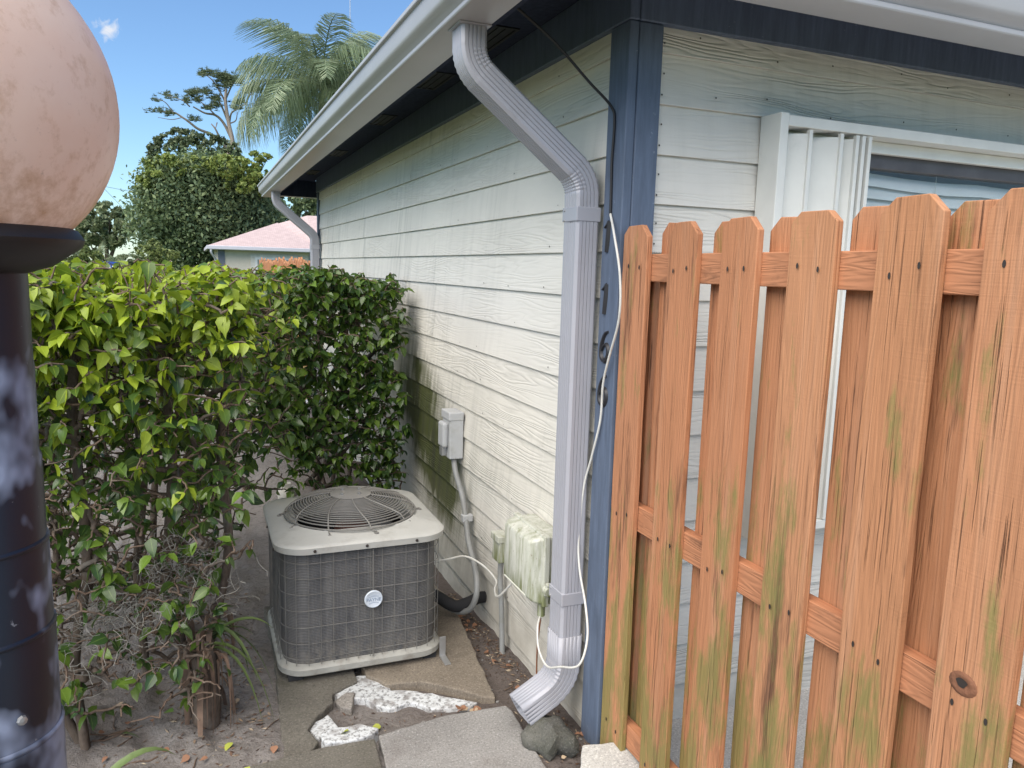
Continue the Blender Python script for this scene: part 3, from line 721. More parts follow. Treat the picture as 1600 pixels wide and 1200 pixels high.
# ------------------------------------------------------------------ slabs
def slab(poly, z0, z1, mat, label, cat='slab', jag=0, group=None, name='concrete_slab', tilt=(0, 0)):
    P = []
    n = len(poly); rs = random.Random(len(label))
    for i in range(n):
        a = Vector(poly[i]); b = Vector(poly[(i+1) % n]); P.append(a)
        k = int((b-a).length/.03) if jag else 0
        for j in range(1, k):
            q = a+(b-a)*j/k; d = (b-a).normalized(); P.append(q+Vector((-d.y, d.x))*rs.uniform(-jag, jag))
    cx = sum(p.x for p in P)/len(P); cy = sum(p.y for p in P)/len(P)
    area = sum(P[i].x*P[(i+1) % len(P)].y-P[(i+1) % len(P)].x*P[i].y for i in range(len(P)))
    if area < 0: P.reverse()
    m = MB(); m.prism([(p.x-cx, p.y-cy) for p in P], 0, z1-z0)
    o = m.build(name, mat, bevel=.006); o.location = (cx, cy, z0); o.rotation_euler = (tilt[0], tilt[1], 0)
    return tag(o, label, cat, group)
slab([(-.70, .83), (-.66, .78), (-.63, .72), (-.56, .715), (-.49, .70), (-.42, .645), (-.34, .57), (-.28, .50), (-.23, .47), (-.21, .62), (-.10, 1.47), (-.14, 1.70), (-.70, 1.72)], -.20, -.111, CONC_TAN, 'tan concrete pad under the condenser, broken along its front edge', 'slab', .005)
slab([(-1.06, 1.70), (-1.055, 1.25), (-1.09, .55), (-1.10, .33), (-1.03, .335), (-.965, .42), (-.995, .51), (-.94, .60), (-.87, .67), (-.86, .74), (-.745, .80), (-.745, 1.70)], -.20, -.114, CONC_DARK, 'dark strip of cracked concrete pad along the sandy soil', 'slab', .004)
slab([(-.90, .86), (-.66, .86), (-.62, .70), (-.52, .66), (-.41, .57), (-.30, .49), (-.345, .462), (-.48, .495), (-.57, .58), (-.66, .565), (-.70, .605), (-.74, .675), (-.79, .695), (-.845, .705)], -.20, -.126, CHIP, 'white crumbled concrete edge exposed below the tan pad', 'slab', .008)
slab([(-.96, .41), (-.91, .44), (-.86, .425), (-.81, .435), (-.745, .375), (-.80, .335), (-.87, .325), (-.955, .335)], -.17, -.080, CHIP, 'loose white concrete chunk with dark pits beside the pavers', 'rubble', .006, name='concrete_chunk', tilt=(-.05, .02))
slab([(-.99, .555), (-.90, .62), (-.875, .52), (-.93, .475), (-.965, .46)], -.19, -.132, CHIP, 'white speckled concrete fragment at the dark pad strip', 'rubble', .006, name='concrete_chunk')
slab([(-.855, .70), (-.80, .735), (-.765, .72), (-.80, .62), (-.84, .655)], -.19, -.118, CONC, 'small tilted grey concrete fragment in the hole of the pad', 'rubble', .004, name='concrete_chunk', tilt=(.12, -.1))
slab([(-.755, .34), (-.47, .382), (-.225, .368), (-.215, .32), (-.235, -.05), (-.27, -.30), (-.80, -.25)], -.17, -.086, CONC_LIGHT, 'speckled grey concrete paver beside the boulder below the downspout', 'paver', .002, name='paver')
slab([(-1.22, .305), (-.98, .328), (-.775, .318), (-.785, .15), (-.815, -.20), (-1.25, -.20)], -.17, -.081, CONC_DARK, 'mossy dark concrete paver next to the white chunk', 'paver', .003, name='paver')
def rockmesh(name, s, seed, mat, sub=2):
    bm = bmesh.new(); bmesh.ops.create_icosphere(bm, subdivisions=sub+1, radius=1); rs = np.random.default_rng(seed)
    ks = rs.normal(size=(5, 3)); ph = rs.uniform(0, 6, 5)
    for v in bm.verts:
        d = v.co.normalized(); k = 1+sum(.10*math.sin(2.2*(d.x*a[0]+d.y*a[1]+d.z*a[2])+p) for a, p in zip(ks, ph))
        k += .03*math.sin(9*d.x+3*d.y)*math.cos(8*d.z+5*d.y)
        q = d*k; q.z = max(q.z, -.75); v.co = Vector((q.x*s[0], q.y*s[1], q.z*s[2]))
    me = bpy.data.meshes.new(name); bm.to_mesh(me); bm.free(); me.materials.append(mat); me.shade_smooth(); me.set_sharp_from_angle(angle=math.radians(38))
    o = bpy.data.objects.new(name, me); COL.objects.link(o); return o
ROCK = mat_concrete('rock_grey', (.085, .085, .078), (.16, .155, .14), (.06, .065, .045), .6, 1.0)
o = rockmesh('boulder', (.085, .105, .075), 3, ROCK); o.location = (-.165, .085, -.075); tag(o, 'dark lumpy boulder beneath the spout of the downspout', 'rock')
blk = slab([(-.10, -.075), (.03, -.115), (.075, -.22), (.03, -.36), (-.17, -.30), (-.165, -.18)], -.13, -.012, mat_concrete('pale_block', (.40, .39, .37), (.52, .51, .48), (.3, .27, .24), .3), 'pale rough concrete block at the foot of the fence', 'block', .006, name='concrete_block', tilt=(.06, -.08))

# ------------------------------------------------------------------ electrical boxes
DISC = M_plain('disconnect_grey', (.50, .51, .52), .45, var=.06, dirt=((.33, .33, .29), 9, .52, .5))
b = thing('disconnect_box', 'small light grey electrical disconnect box on the algae-stained siding', 'electrical box', (-.001, 1.685, .63))
m = MB(); m.box((-.078, -.07, .0), (0, .07, .25)); m.build('case', DISC, b, bevel=.005)
m = MB(); m.box((-.086, -.074, .215), (.0, .074, .262)); m.build('hood', DISC, b, bevel=.006)
m = MB(); m.box((-.112, -.045, .06), (-.0785, .05, .20)); m.build('cover', DISC, b, bevel=.012)
m = MB(); m.box((-.108, -.02, .01), (-.0785, .03, .058)); m.build('latch', STEEL, b, bevel=.004)
def mat_mossy():
    t = T('mossy_plastic'); v = t.coord(); x, y, z = t.sep(v)
    n = t.noise(t.vmul(v, (24, 24, 3)), 1.0, 5, .65)
    c = t.mix(t.ramp(n, [(.35, 0.0), (.7, 1.0)]), (.42, .43, .36), (.60, .60, .54))
    g = t.math('ADD', t.noise(t.vmul(v, (40, 40, 6)), 1.0, 5, .6), t.ramp(t.math('MULTIPLY', z, 3.0), [(.0, .24), (.40, -.05), (1.0, .0)]))
    c = t.mix(t.ramp(g, [(.50, 0.0), (.78, .85)]), c, (.13, .15, .035))
    c = t.mix(t.ramp(t.noise(v, 60, 5, .7), [(.60, 0.0), (.68, .6)]), c, (.20, .15, .11))
    return t.out(c, .6, t.bump(t.noise(v, 80, 3), .3, .003))
MOSS = mat_mossy()
b = thing('utility_box', 'mossy grey plastic utility box with bulging cover behind the downspout', 'utility box', (-.001, .475, .34))
m = MB(); m.box((-.075, -.155, .0), (0, .155, .285)); m.build('case', MOSS, b, bevel=.012)
pf = [(-.075, .004, .152), (-.088, .0, .158), (-.096, .002, .156), (-.13, .012, .145), (-.150, .030, .130), (-.156, .05, .118)]
m = MB(); m.rings([[(x, yy, zz) for yy, zz in ((-hw, ins), (hw, ins), (hw+.0, .285-ins*.6), (-hw, .285-ins*.6))] for x, ins, hw in pf]); m.build('cover', MOSS, b, bevel=.010, smooth=30)
m = MB(); m.box((-.10, -.166, -.002), (-.074, .166, .292)); m.build('rim', MOSS, b, bevel=.005)
m = MB(); m.tube([(-.09, -.166, .075), (-.09, -.20, .075)], .017, 12); m.tube([(-.09, -.17, .055), (-.09, -.19, .105)], .010, 8); m.build('latch', MOSS, b, smooth=40)
m = MB(); m.tube([(-.150, -.11, .035), (-.150, .115, .035)], .006, 6); m.build('cover_rib', M_plain('rib_pale', (.58, .58, .50), .5), b, smooth=40)
m = MB(); m.tube([(-.085, -.12, .005), (-.085, -.12, -.055)], .016, 10); m.build('cable_gland', MOSS, b, smooth=40)
b = thing('junction_box', 'little mossy junction box beside the utility box with conduit below', 'junction box', (-.001, .945, .295))
m = MB(); m.box((-.058, -.045, .0), (0, .045, .125)); m.build('case', MOSS, b, bevel=.006)
m = MB(); m.box((-.066, -.05, .100), (-.002, .05, .134)); m.build('lid', MOSS, b, bevel=.005)
def cable(name, pts, r, mat, label, cat, n=6, sides=8):
    base = Vector(pts[0]); m = MB(); m.tube([p-base for p in smooth_path(pts, n)], r, sides)
    o = m.build(name, mat, smooth=60); o.location = base; return tag(o, label, cat)
cable('conduit', [(-.030, .945, .30), (-.031, .945, .2), (-.033, .91, .05), (-.04, .87, -.16)], .0135, GREYP, 'rigid grey conduit running from the junction box into the soil', 'conduit')
cable('flexible_conduit', [(-.045, 1.66, .64), (-.045, 1.60, .55), (-.04, 1.50, .45), (-.04, 1.44, .35), (-.05, 1.36, .25), (-.06, 1.24, .17), (-.075, 1.15, .11), (-.09, 1.12, .04), (-.11, 1.16, -.04), (-.15, 1.24, -.075), (-.21, 1.30, -.05), (-.27, 1.35, .0), (-.33, 1.38, .05)], .0155, GREYP, 'grey flexible conduit looping from the disconnect box to the condenser', 'conduit', 6, 10)
m = MB(); m.box((-.062, -.02, -.018), (-.006, .02, .018)); o = m.build('conduit_clip', DISC, bevel=.003); o.location = (0, 1.44, .35); tag(o, 'white clip holding the grey flexible conduit to siding', 'clip')
cable('refrigerant_line', [(-.30, 1.30, .03), (-.24, 1.28, .0), (-.17, 1.22, -.035), (-.10, 1.22, -.03), (-.03, 1.24, -.02), (.02, 1.24, -.02)], .030, M_plain('foam_black', (.022, .022, .024), .9, bump=.4), 'black foam insulated refrigerant line entering the wall behind the condenser', 'pipe', 6, 12)
cable('thermostat_wire', [(-.30, 1.20, .22), (-.22, 1.18, .235), (-.12, 1.20, .23), (-.05, 1.12, .20), (-.03, 1.0, .17), (-.075, .90, .17), (-.11, .76, .20), (-.08, .62, .345)], .0055, WHITEP, 'thin pale wire from condenser to the utility box', 'wire')
cable('copper_wire', [(-.085, .36, .27), (-.09, .37, .15), (-.085, .38, .02), (-.09, .36, -.12)], .0035, COPPER, 'thin copper grounding wire dropping to soil beside the downspout', 'wire')
cable('white_cable', [(-.02, .050, 1.87), (-.036, -.012, 1.795), (-.045, -.078, 1.66), (-.045, -.085, 1.52), (-.035, -.012, 1.38), (-.03, .03, 1.28), (-.024, .048, 1.15), (-.03, .09, 1.004), (-.04, .12, .886), (-.05, .125, .70), (-.055, .10, .58), (-.06, .03, .46), (-.075, -.02, .36), (-.11, -.03, .27), (-.138, .06, .222), (-.145, .16, .175), (-.14, .25, .20), (-.125, .30, .26), (-.10, .34, .28), (-.086, .355, .29)], .0043, WHITEP, 'white coaxial cable hanging down the navy corner board to utility box', 'cable')
cable('black_cable', [(-.385, .06, 2.49), (-.25, .055, 2.40), (-.12, .058, 2.295), (-.03, .06, 2.225), (-.0195, .052, 2.17), (-.0195, .058, 2.05), (-.0195, .054, 1.95), (-.02, .050, 1.865)], .0048, BLACKP, 'black coaxial cable slung from the gutter to the corner board', 'cable')
CLEAN = M_plain('old_white_pvc', (.52, .50, .45), .6, dirt=((.3, .26, .2), 20, .5, .5))
b = thing('cleanout_cap', 'old white round pipe cap standing in the sand behind the condenser', 'pipe cap', (-.73, 3.66, -.20))
m = MB(); m.lathe([(.07, 0), (.07, .10), (.075, .10), (.075, .15), (.068, .16), (0, .162)], 20); m.build('pipe', CLEAN, b, smooth=40)
m = MB(); m.box((-.03, -.03, .155), (.03, .03, .2)); m.build('wrench_nut', CLEAN, b, bevel=.006)

# ------------------------------------------------------------------ lamp post
lp = thing('lamp_post', 'black lamp post with a large speckled pinkish-white globe, sun dapples painted on the pole', 'lamp post', (-1.606, -1.268, -.12))
def mat_globe():
    t = T('globe_acrylic'); v = t.coord(); x, y, z = t.sep(v)
    n = t.noise(v, 120, 6, .7); n2 = t.noise(t.vmul(v, (1, 1, .8)), 44, 6, .7)
    c = t.mix(t.ramp(t.noise(v, 9, 4), [(.3, 0.0), (.7, 1.0)]), (.82, .63, .54), (.88, .74, .66))
    low = t.ramp(t.math('MULTIPLY', t.math('ADD', z, -1.74), 2.5), [(.0, .32), (.45, .0)])
    d = t.math('ADD', n2, low)
    c = t.mix(t.ramp(d, [(.55, 0.0), (.84, .7)]), c, (.46, .27, .14))
    c = t.mix(t.ramp(n, [(.62, 0.0), (.74, .4)]), c, (.38, .28, .24))
    return t.out(c, .28, t.bump(n, .06, .002), spec=.5, transl=(.5, c))
GLOBE = mat_globe()
def mat_post():
    t = T('sun_dappled_black_paint'); v = t.coord(); x, y, z = t.sep(v)
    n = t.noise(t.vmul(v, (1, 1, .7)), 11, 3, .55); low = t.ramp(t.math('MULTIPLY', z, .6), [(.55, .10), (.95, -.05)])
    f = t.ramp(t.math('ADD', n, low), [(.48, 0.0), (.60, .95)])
    c = t.mix(f, (.006, .009, .020), (.27, .31, .42))  # pale dapples of sunlight painted into the black post colour
    c = t.mix(t.ramp(t.noise(v, 70, 4, .7), [(.68, 0.0), (.73, .6)]), c, (.35, .35, .38))
    return t.out(c, .42, t.bump(t.noise(v, 30, 4), .1, .004), spec=.5)
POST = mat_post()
m = MB(); pr = [(.0825, 0), (.0825, 1.20), (.080, 1.205), (.0805, 1.335), (.0785, 1.34), (.0785, 1.445), (.0765, 1.45), (.0765, 1.55), (.074, 1.556), (.0745, 1.66), (.0735, 1.668), (.0735, 1.80), (0, 1.80)]
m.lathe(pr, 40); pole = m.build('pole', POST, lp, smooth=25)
for z, r_ in ((1.204, .0835), (1.338, .0815), (1.447, .0795)):
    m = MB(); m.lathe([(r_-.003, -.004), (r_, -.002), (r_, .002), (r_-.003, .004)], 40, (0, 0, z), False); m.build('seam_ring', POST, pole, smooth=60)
BLK = M_plain('satin_black', (.012, .011, .013), .5)
m = MB(); m.lathe([(.07, 1.768), (.10, 1.778), (.132, 1.801), (.135, 1.809), (.128, 1.820), (.11, 1.828), (0, 1.828)], 48); m.build('collar', BLK, lp, smooth=35)
m = MB(); Rg = .178; zc = 1.955
m.lathe([(max(.001, Rg*math.sin(a)), zc-Rg*1.03*math.cos(a)) for a in [math.radians(28+152*i/28) for i in range(29)]], 56); m.build('globe', GLOBE, lp, smooth=80)
q = MB(); q.lathe([(0, 0), (.006, 0), (.005, .004), (0, .005)], 8); q = q.build('set_screw', STEEL, pole); q.matrix_local = Matrix.Translation((.05, -.0635, 1.245))@Euler((math.pi/2, 0, .65)).to_matrix().to_4x4()
# ------------------------------------------------------------------ shrubs
def mat_leaf(name, young, old, bias, rough=.38, tr=.35, sc=None):
    """bias: share of old leaves; colour drawn per leaf"""
    t = T(name)
    g = t.n('NewGeometry').outputs['Random Per Island']; o = t.n('ObjectInfo').outputs['Random']
    r = t.math('FRACT', t.math('ADD', g, o))
    c = t.ramp(r, [(0, old), (bias, tuple(a*.6+b*.4 for a, b in zip(old, young))), (min(.98, bias+.18), young), (1, tuple(min(1, q*1.25) for q in young))])
    rb = t.n('Attribute', {'attribute_name': 'rib'}).outputs['Fac']
    c = t.mix(t.ramp(rb, [(.0, .55), (.10, 0.0)]), c, tuple(min(1, q*1.6+.03) for q in young))
    v = t.coord()
    c = t.mix(t.ramp(t.noise(v, 45, 3), [(.4, 0.0), (.8, .35)]), c, tuple(q*.6 for q in old))
    return t.out(c, rough, None, spec=.5, transl=(tr, t.mix(.5, c, (young[0]*1.5, young[1]*1.5, young[2]*.8))))
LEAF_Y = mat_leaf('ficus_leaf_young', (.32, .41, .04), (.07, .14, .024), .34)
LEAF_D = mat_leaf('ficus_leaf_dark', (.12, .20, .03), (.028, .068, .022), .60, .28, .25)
def mat_bark(name, a, b):
    t = T(name); v = t.coord(); n = t.noise(t.vmul(v, (1, 1, .4)), 50, 5, .7)
    c = t.mix(t.ramp(n, [(.3, 0.0), (.7, 1.0)]), a, b)
    c = t.mix(t.ramp(t.noise(v, 9, 4), [(.55, 0.0), (.75, .6)]), c, (.22, .22, .20))
    return t.out(c, .9, t.bump(n, .6, .004), spec=.2)
BARK = mat_bark('grey_brown_bark', (.075, .055, .042), (.17, .135, .11))
TWIG = mat_bark('reddish_twig', (.10, .068, .05), (.20, .145, .11))

def leaf_arrays(kind):
    """template leaf along +Y (length 1), folded on the midrib, tip bent down"""
    if kind == 0: W = [(0, 0), (.16, .25), (.40, .34), (.64, .23), (.80, .08), (1.0, 0)]
    else: W = [(0, 0), (.3, .31), (.66, .24), (1.0, 0)]
    V = []; F = []; n = len(W)
    for y, w in W:
        z = -.34*y*y
        V += [(-w, y, z+.30*w), (0, y, z), (w, y, z+.30*w)]
    for i in range(n-1):
        a = i*3; F += [(a, a+1, a+4, a+3), (a+1, a+2, a+5, a+4)]
    return np.array(V), np.array(F)
LV0, LF0 = leaf_arrays(0); LV1, LF1 = leaf_arrays(1)
def set_rib(me, n):
    at = me.attributes.new('rib', 'FLOAT', 'POINT'); a = np.tile(np.array([1., 0., 1.], np.float32), n//3+1)[:n]; at.data.foreach_set('value', a)
def leaf_mesh(mat, var=0):
    fold, curl, twist = ((1, 1, 0), (.45, 1.7, .25), (1.7, .5, -.3), (1.2, 2.3, .5))[var]
    V = LV0.copy(); wx = V[:, 0].copy(); y = V[:, 1]; V[:, 2] = .30*fold*np.abs(wx)-.34*curl*y*y*(1-.25*curl*y*.5)+.03*np.sin(9*y)*np.abs(wx)*4*.3; V[:, 2] += twist*wx*y
    me = bpy.data.meshes.new('leaf'); me.from_pydata([tuple(v) for v in V], [], [tuple(f) for f in LF0]); me.update(); me.shade_smooth(); me.materials.append(mat); set_rib(me, len(V)); return me
def leaf_mesh_old(mat):
    me = bpy.data.meshes.new('leaf'); me.from_pydata([tuple(v) for v in LV0], [], [tuple(f) for f in LF0]); me.validate(); me.update(); me.shade_smooth(); me.materials.append(mat); return me
def rot_from(d, roll):
    """matrix whose Y is d, Z roughly up, rolled"""
    y = d/np.linalg.norm(d); u = np.array([0, 0, 1.0]); x = np.cross(y, u)
    if np.linalg.norm(x) < 1e-3: x = np.array([1.0, 0, 0])
    x /= np.linalg.norm(x); z = np.cross(x, y); c, s = math.cos(roll), math.sin(roll)
    return np.stack([x*c+z*s, y, -x*s+z*c], 1)
def in_view(p):
    d = Vector(p)-CAM; z = d.dot(fw)
    if z < .3: return None
    u = d.dot(rt2)/z*1204.65+800; v = 600-d.dot(up2)/z*1204.65
    return (u, v, z) if -30 < u < 1630 and -30 < v < 1230 else None

def shrub(name, label, group, trunks, sampler, ntips, leaf_prob, leaf_size, leafmats, seed, n_parts=300, seg=3, bark=BARK, rmin=.0012, rscale=.0016, leaves_per=(2, 5), stray=None, droop=1.3):
    rs = np.random.default_rng(seed)
    root = thing(name, label, 'shrub', tuple(trunks[0][0]), 0, group)
    base = np.array(trunks[0][0])
    nodes = []; par = []
    for pts in trunks:
        prev = -1
        sp = smooth_path(pts, 5)
        for q in sp:
            nodes.append(np.array(q)); par.append(prev); prev = len(nodes)-1
    tips = sampler(rs, ntips)
    tb = np.array([p for t in trunks for p in t[1:]])
    order = np.argsort([np.min(np.linalg.norm(tb-p, axis=1)) for p in tips]); tips = tips[order]
    NA = np.zeros((len(nodes)+ntips*seg+10, 3)); NA[:len(nodes)] = nodes; cnt = len(nodes); par = par+[0]*(len(NA)-cnt)
    tipidx = []
    for p in tips:
        d = NA[:cnt]-p; dist = np.sqrt((d**2).sum(1))+np.where(NA[:cnt, 2] > p[2]+.03, .35, 0)
        k = int(np.argmin(dist)); a = NA[k]; L = np.linalg.norm(p-a)
        mid = (a+p)/2; prev = k
        for j in range(1, seg+1):
            u = j/seg; q = a*(1-u)+p*u+rs.normal(size=3)*L*.055*math.sin(math.pi*u)+np.array([0, 0, L*.06*math.sin(math.pi*u)])
            NA[cnt] = q; par[cnt] = prev; prev = cnt; cnt += 1
        tipidx.append(prev)
    w = np.zeros(cnt)
    for k in tipidx: w[k] += 1
    for k in range(cnt-1, -1, -1):
        if par[k] >= 0: w[par[k]] += w[k]
    rad = np.minimum(rmin+rscale*np.power(np.maximum(w, 0), .5), .019)
    # branches as tubes: one prism per edge
    idx = np.array([k for k in range(cnt) if par[k] >= 0]); A = NA[[par[k] for k in idx]]; B = NA[idx]; ra = rad[[par[k] for k in idx]]; rb = rad[idx]; ra = np.minimum(ra, rb*1.6)
    S = 5; t = B-A; t /= np.maximum(1e-9, np.linalg.norm(t, axis=1))[:, None]
    ref = np.where(np.abs(t[:, 2:3]) < .9, np.array([[0, 0, 1.0]]), np.array([[1.0, 0, 0]])); u = np.cross(t, ref); u /= np.linalg.norm(u, axis=1)[:, None]; ww = np.cross(t, u)
    angs = np.arange(S)*2*math.pi/S
    ringA = A[:, None]+(u[:, None]*np.cos(angs)[None, :, None]+ww[:, None]*np.sin(angs)[None, :, None])*ra[:, None, None]
    ringB = B[:, None]+t[:, None]*.002+(u[:, None]*np.cos(angs)[None, :, None]+ww[:, None]*np.sin(angs)[None, :, None])*rb[:, None, None]
    thick = rb > .0055
    for nm, msk, mt in (('branch', thick, bark), ('twig', ~thick, TWIG)):
        if not msk.any(): continue
        VV = np.concatenate([ringA[msk], ringB[msk]], 1).reshape(-1, 3)-base; n = msk.sum(); o = (np.arange(n)*2*S)[:, None, None]
        k = np.arange(S); F = np.stack([k, (k+1) % S, S+(k+1) % S, S+k], 1)[None]+o
        tag(npmesh(nm, VV, F.reshape(-1, 4), mt, root, True), kind='stuff' if nm == 'twig' else None)
    # leaves at the twig tips
    LS = []
    for k in tipidx:
        p = NA[k]; q = NA[par[k]]; pr = leaf_prob(p)
        if rs.random() > pr: continue
        td = p-q; td /= max(1e-6, np.linalg.norm(td))
        for j in range(rs.integers(leaves_per[0], leaves_per[1])):
            a = rs.uniform(0, 2*math.pi); side = np.array([math.cos(a), math.sin(a), rs.uniform(-.5, .55)])
            d = td*.5+side+np.array([0, 0, -droop*rs.random()])
            pos = p-(p-q)*rs.random()*.9
            LS.append((pos, rot_from(d, rs.normal()*.5), leaf_size*rs.uniform(.45, 1.2), rs.random()))
    if stray:
        for pos in stray(rs):
            d = rs.normal(size=3); d[2] = -abs(d[2])*.4; LS.append((pos, rot_from(d, rs.normal()*.5), leaf_size*rs.uniform(.8, 1.2), rs.random()))
    sc = []
    for i, (pos, R_, s, rn) in enumerate(LS):
        q = in_view(pos); sc.append((s/q[2] if q else 0, i))
    sc.sort(reverse=True); top = [i for v, i in sc[:n_parts] if v > 0]; ts = set(top)
    lm = [[leaf_mesh(mm, q) for q in range(4)] for mm in leafmats]
    for i in top:
        pos, R_, s, rn = LS[i]; mt = Matrix(R_*s).to_4x4(); mt.translation = Vector(pos-base)
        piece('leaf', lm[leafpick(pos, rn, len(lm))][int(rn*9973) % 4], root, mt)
    for mi, mm in enumerate(leafmats):
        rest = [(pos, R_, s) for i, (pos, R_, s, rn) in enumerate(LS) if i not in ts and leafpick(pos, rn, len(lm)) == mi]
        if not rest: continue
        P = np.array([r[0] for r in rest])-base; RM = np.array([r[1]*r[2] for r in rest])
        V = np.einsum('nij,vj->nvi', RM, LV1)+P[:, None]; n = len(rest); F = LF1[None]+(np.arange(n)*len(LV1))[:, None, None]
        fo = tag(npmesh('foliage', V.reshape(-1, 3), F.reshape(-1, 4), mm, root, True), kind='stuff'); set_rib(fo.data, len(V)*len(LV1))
    return root
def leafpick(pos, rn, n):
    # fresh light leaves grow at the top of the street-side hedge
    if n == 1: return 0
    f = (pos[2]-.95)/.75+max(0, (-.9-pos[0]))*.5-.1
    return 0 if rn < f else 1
def boxsampler(x0, x1, y0, y1, z0, z1, top=.5, front=.35, zpow=1.0):
    def f(rs, n):
        P = np.stack([rs.uniform(x0, x1, n), rs.uniform(y0, y1, n), z0+(z1-z0)*rs.random(n)**zpow], 1)
        r = rs.random(n)
        P[:, 2] = np.where(r < top, z1-np.abs(rs.normal(size=n))*.11, P[:, 2])
        m = (r >= top) & (r < top+front); P[:, 1] = np.where(m, y0+np.abs(rs.normal(size=n))*.10, P[:, 1])
        # uneven clipped surface
        P[:, 2] += .025*np.sin(P[:, 0]*9)+.02*np.sin(P[:, 1]*7+P[:, 0]*4)+rs.normal(size=n)*.018
        return P
    return f
G_ = 'ficus hedge shrubs'
def lp_A(p): return np.clip((p[2]-.45)/.6, .17, 1)
def smpA(rs, n):
    P = boxsampler(-2.35, -1.17, .50, 1.55, .02, 1.585, .40, .20, .9)(rs, n)
    k = rs.random(n) < .02; P[k, 2] = 1.60+rs.random(k.sum())*.07     # shoots above the clipped top
    low = P[:, 2] < .55; P[low, 0] = np.where(P[low, 0] > -1.3, P[low, 0]-.15, P[low, 0]); return P
shrub('ficus_shrub', 'ficus hedge shrub with fresh yellow-green leaves above bare twigs beside the lamp post', G_,
      [[(-1.42, .80, -.15), (-1.43, .83, .1), (-1.48, .86, .45), (-1.45, .95, .95), (-1.5, 1.0, 1.35)],
       [(-1.40, .84, -.15), (-1.33, .86, .15), (-1.25, .95, .5), (-1.27, 1.0, .9), (-1.22, 1.1, 1.3)],
       [(-1.78, .72, -.15), (-1.80, .74, .2), (-1.74, .72, .6), (-1.78, .85, 1.1), (-1.75, .9, 1.4)],
       [(-1.80, .76, -.15), (-1.95, .78, .25), (-2.02, .8, .7), (-2.0, .9, 1.2)],
       [(-1.60, 1.25, -.15), (-1.62, 1.27, .3), (-1.58, 1.3, .8), (-1.65, 1.35, 1.3)]],
      smpA, 4300, lp_A, .061, [LEAF_Y, LEAF_D], 11, 300,
      stray=lambda rs: np.stack([rs.uniform(-1.95, -1.22, 70), rs.uniform(.5, .8, 70), rs.uniform(-.02, .9, 70)], 1))
def smpB(rs, n):
    P = boxsampler(-2.7, -.90, 1.5, 3.2, .05, 1.600, .35, .3)(rs, n); lim = .75*np.clip((P[:, 0]+1.45)/.3, 0, 1); P[:, 2] = np.maximum(P[:, 2], lim+rs.normal(size=len(P))*.17); return P
shrub('ficus_shrub', 'light green ficus hedge shrub growing behind the one at the lamp post', G_,
      [[(-1.62, 2.35, -.18), (-1.60, 2.4, .3), (-1.55, 2.45, .9), (-1.5, 2.5, 1.3)], [(-1.5, 2.4, -.18), (-1.35, 2.5, .4), (-1.25, 2.55, 1.0)], [(-2.1, 2.4, -.18), (-2.1, 2.4, .5), (-2.05, 2.5, 1.2)]],
      smpB, 2200, lambda p: np.clip((p[2]-.25)/.6, .3, 1), .066, [LEAF_Y, LEAF_D], 12, 150)
def smpC(rs, n):
    P = boxsampler(-1.0, -.085, 2.5, 4.4, .10, 1.605, .30, .38, .8)(rs, n)
    # foliage is undercut on the street side
    lim = .95*np.clip((-.42-P[:, 0])/.55, 0, 1); P[:, 2] = np.maximum(P[:, 2], lim-.05+rs.normal(size=len(P))*.16); P[:, 2] = np.maximum(P[:, 2], -.1); return P
shrub('ficus_shrub', 'dense dark green ficus shrub against the white siding', G_,
      [[(-.49, 3.95, -.18), (-.47, 3.95, .0), (-.60, 3.95, .2), (-.72, 3.9, .55), (-.80, 3.85, 1.0)],
       [(-.47, 3.97, -.18), (-.40, 3.95, .1), (-.42, 3.9, .6), (-.45, 3.85, 1.2)],
       [(-.33, 4.0, -.18), (-.30, 3.95, .3), (-.25, 3.9, .9), (-.28, 3.85, 1.3)], [(-.22, 3.9, -.18), (-.2, 3.8, .3), (-.2, 3.7, .8)],
       [(-.38, 4.05, -.18), (-.5, 4.1, .3), (-.6, 4.1, .9), (-.62, 4.0, 1.3)]],
      smpC, 2400, lambda p: 1.0, .064, [LEAF_D], 13, 300, leaves_per=(3, 6))
shrub('ficus_shrub', 'ficus hedge shrub filling the gap farther along the side yard', G_,
      [[(-.56, 5.2, -.2), (-.60, 5.2, .3), (-.7, 5.2, .9), (-.75, 5.2, 1.3)], [(-1.1, 5.6, -.2), (-1.1, 5.6, .4), (-1.15, 5.6, 1.1)]],
      boxsampler(-1.6, -.2, 4.7, 6.4, .55, 1.600, .35, .4), 1000, lambda p: 1.0, .066, [LEAF_Y, LEAF_D], 14, 0)
shrub('ficus_shrub', 'ficus hedge shrub at the end of the sandy side yard', G_,
      [[(-1.9, 5.0, -.2), (-1.9, 5.0, .4), (-1.95, 5.0, 1.2)], [(-2.6, 5.2, -.2), (-2.6, 5.2, .4), (-2.6, 5.2, 1.2)]],
      boxsampler(-3.4, -1.5, 4.0, 6.4, .1, 1.590, .4, .4), 700, lambda p: 1.0, .07, [LEAF_Y, LEAF_D], 15, 0)

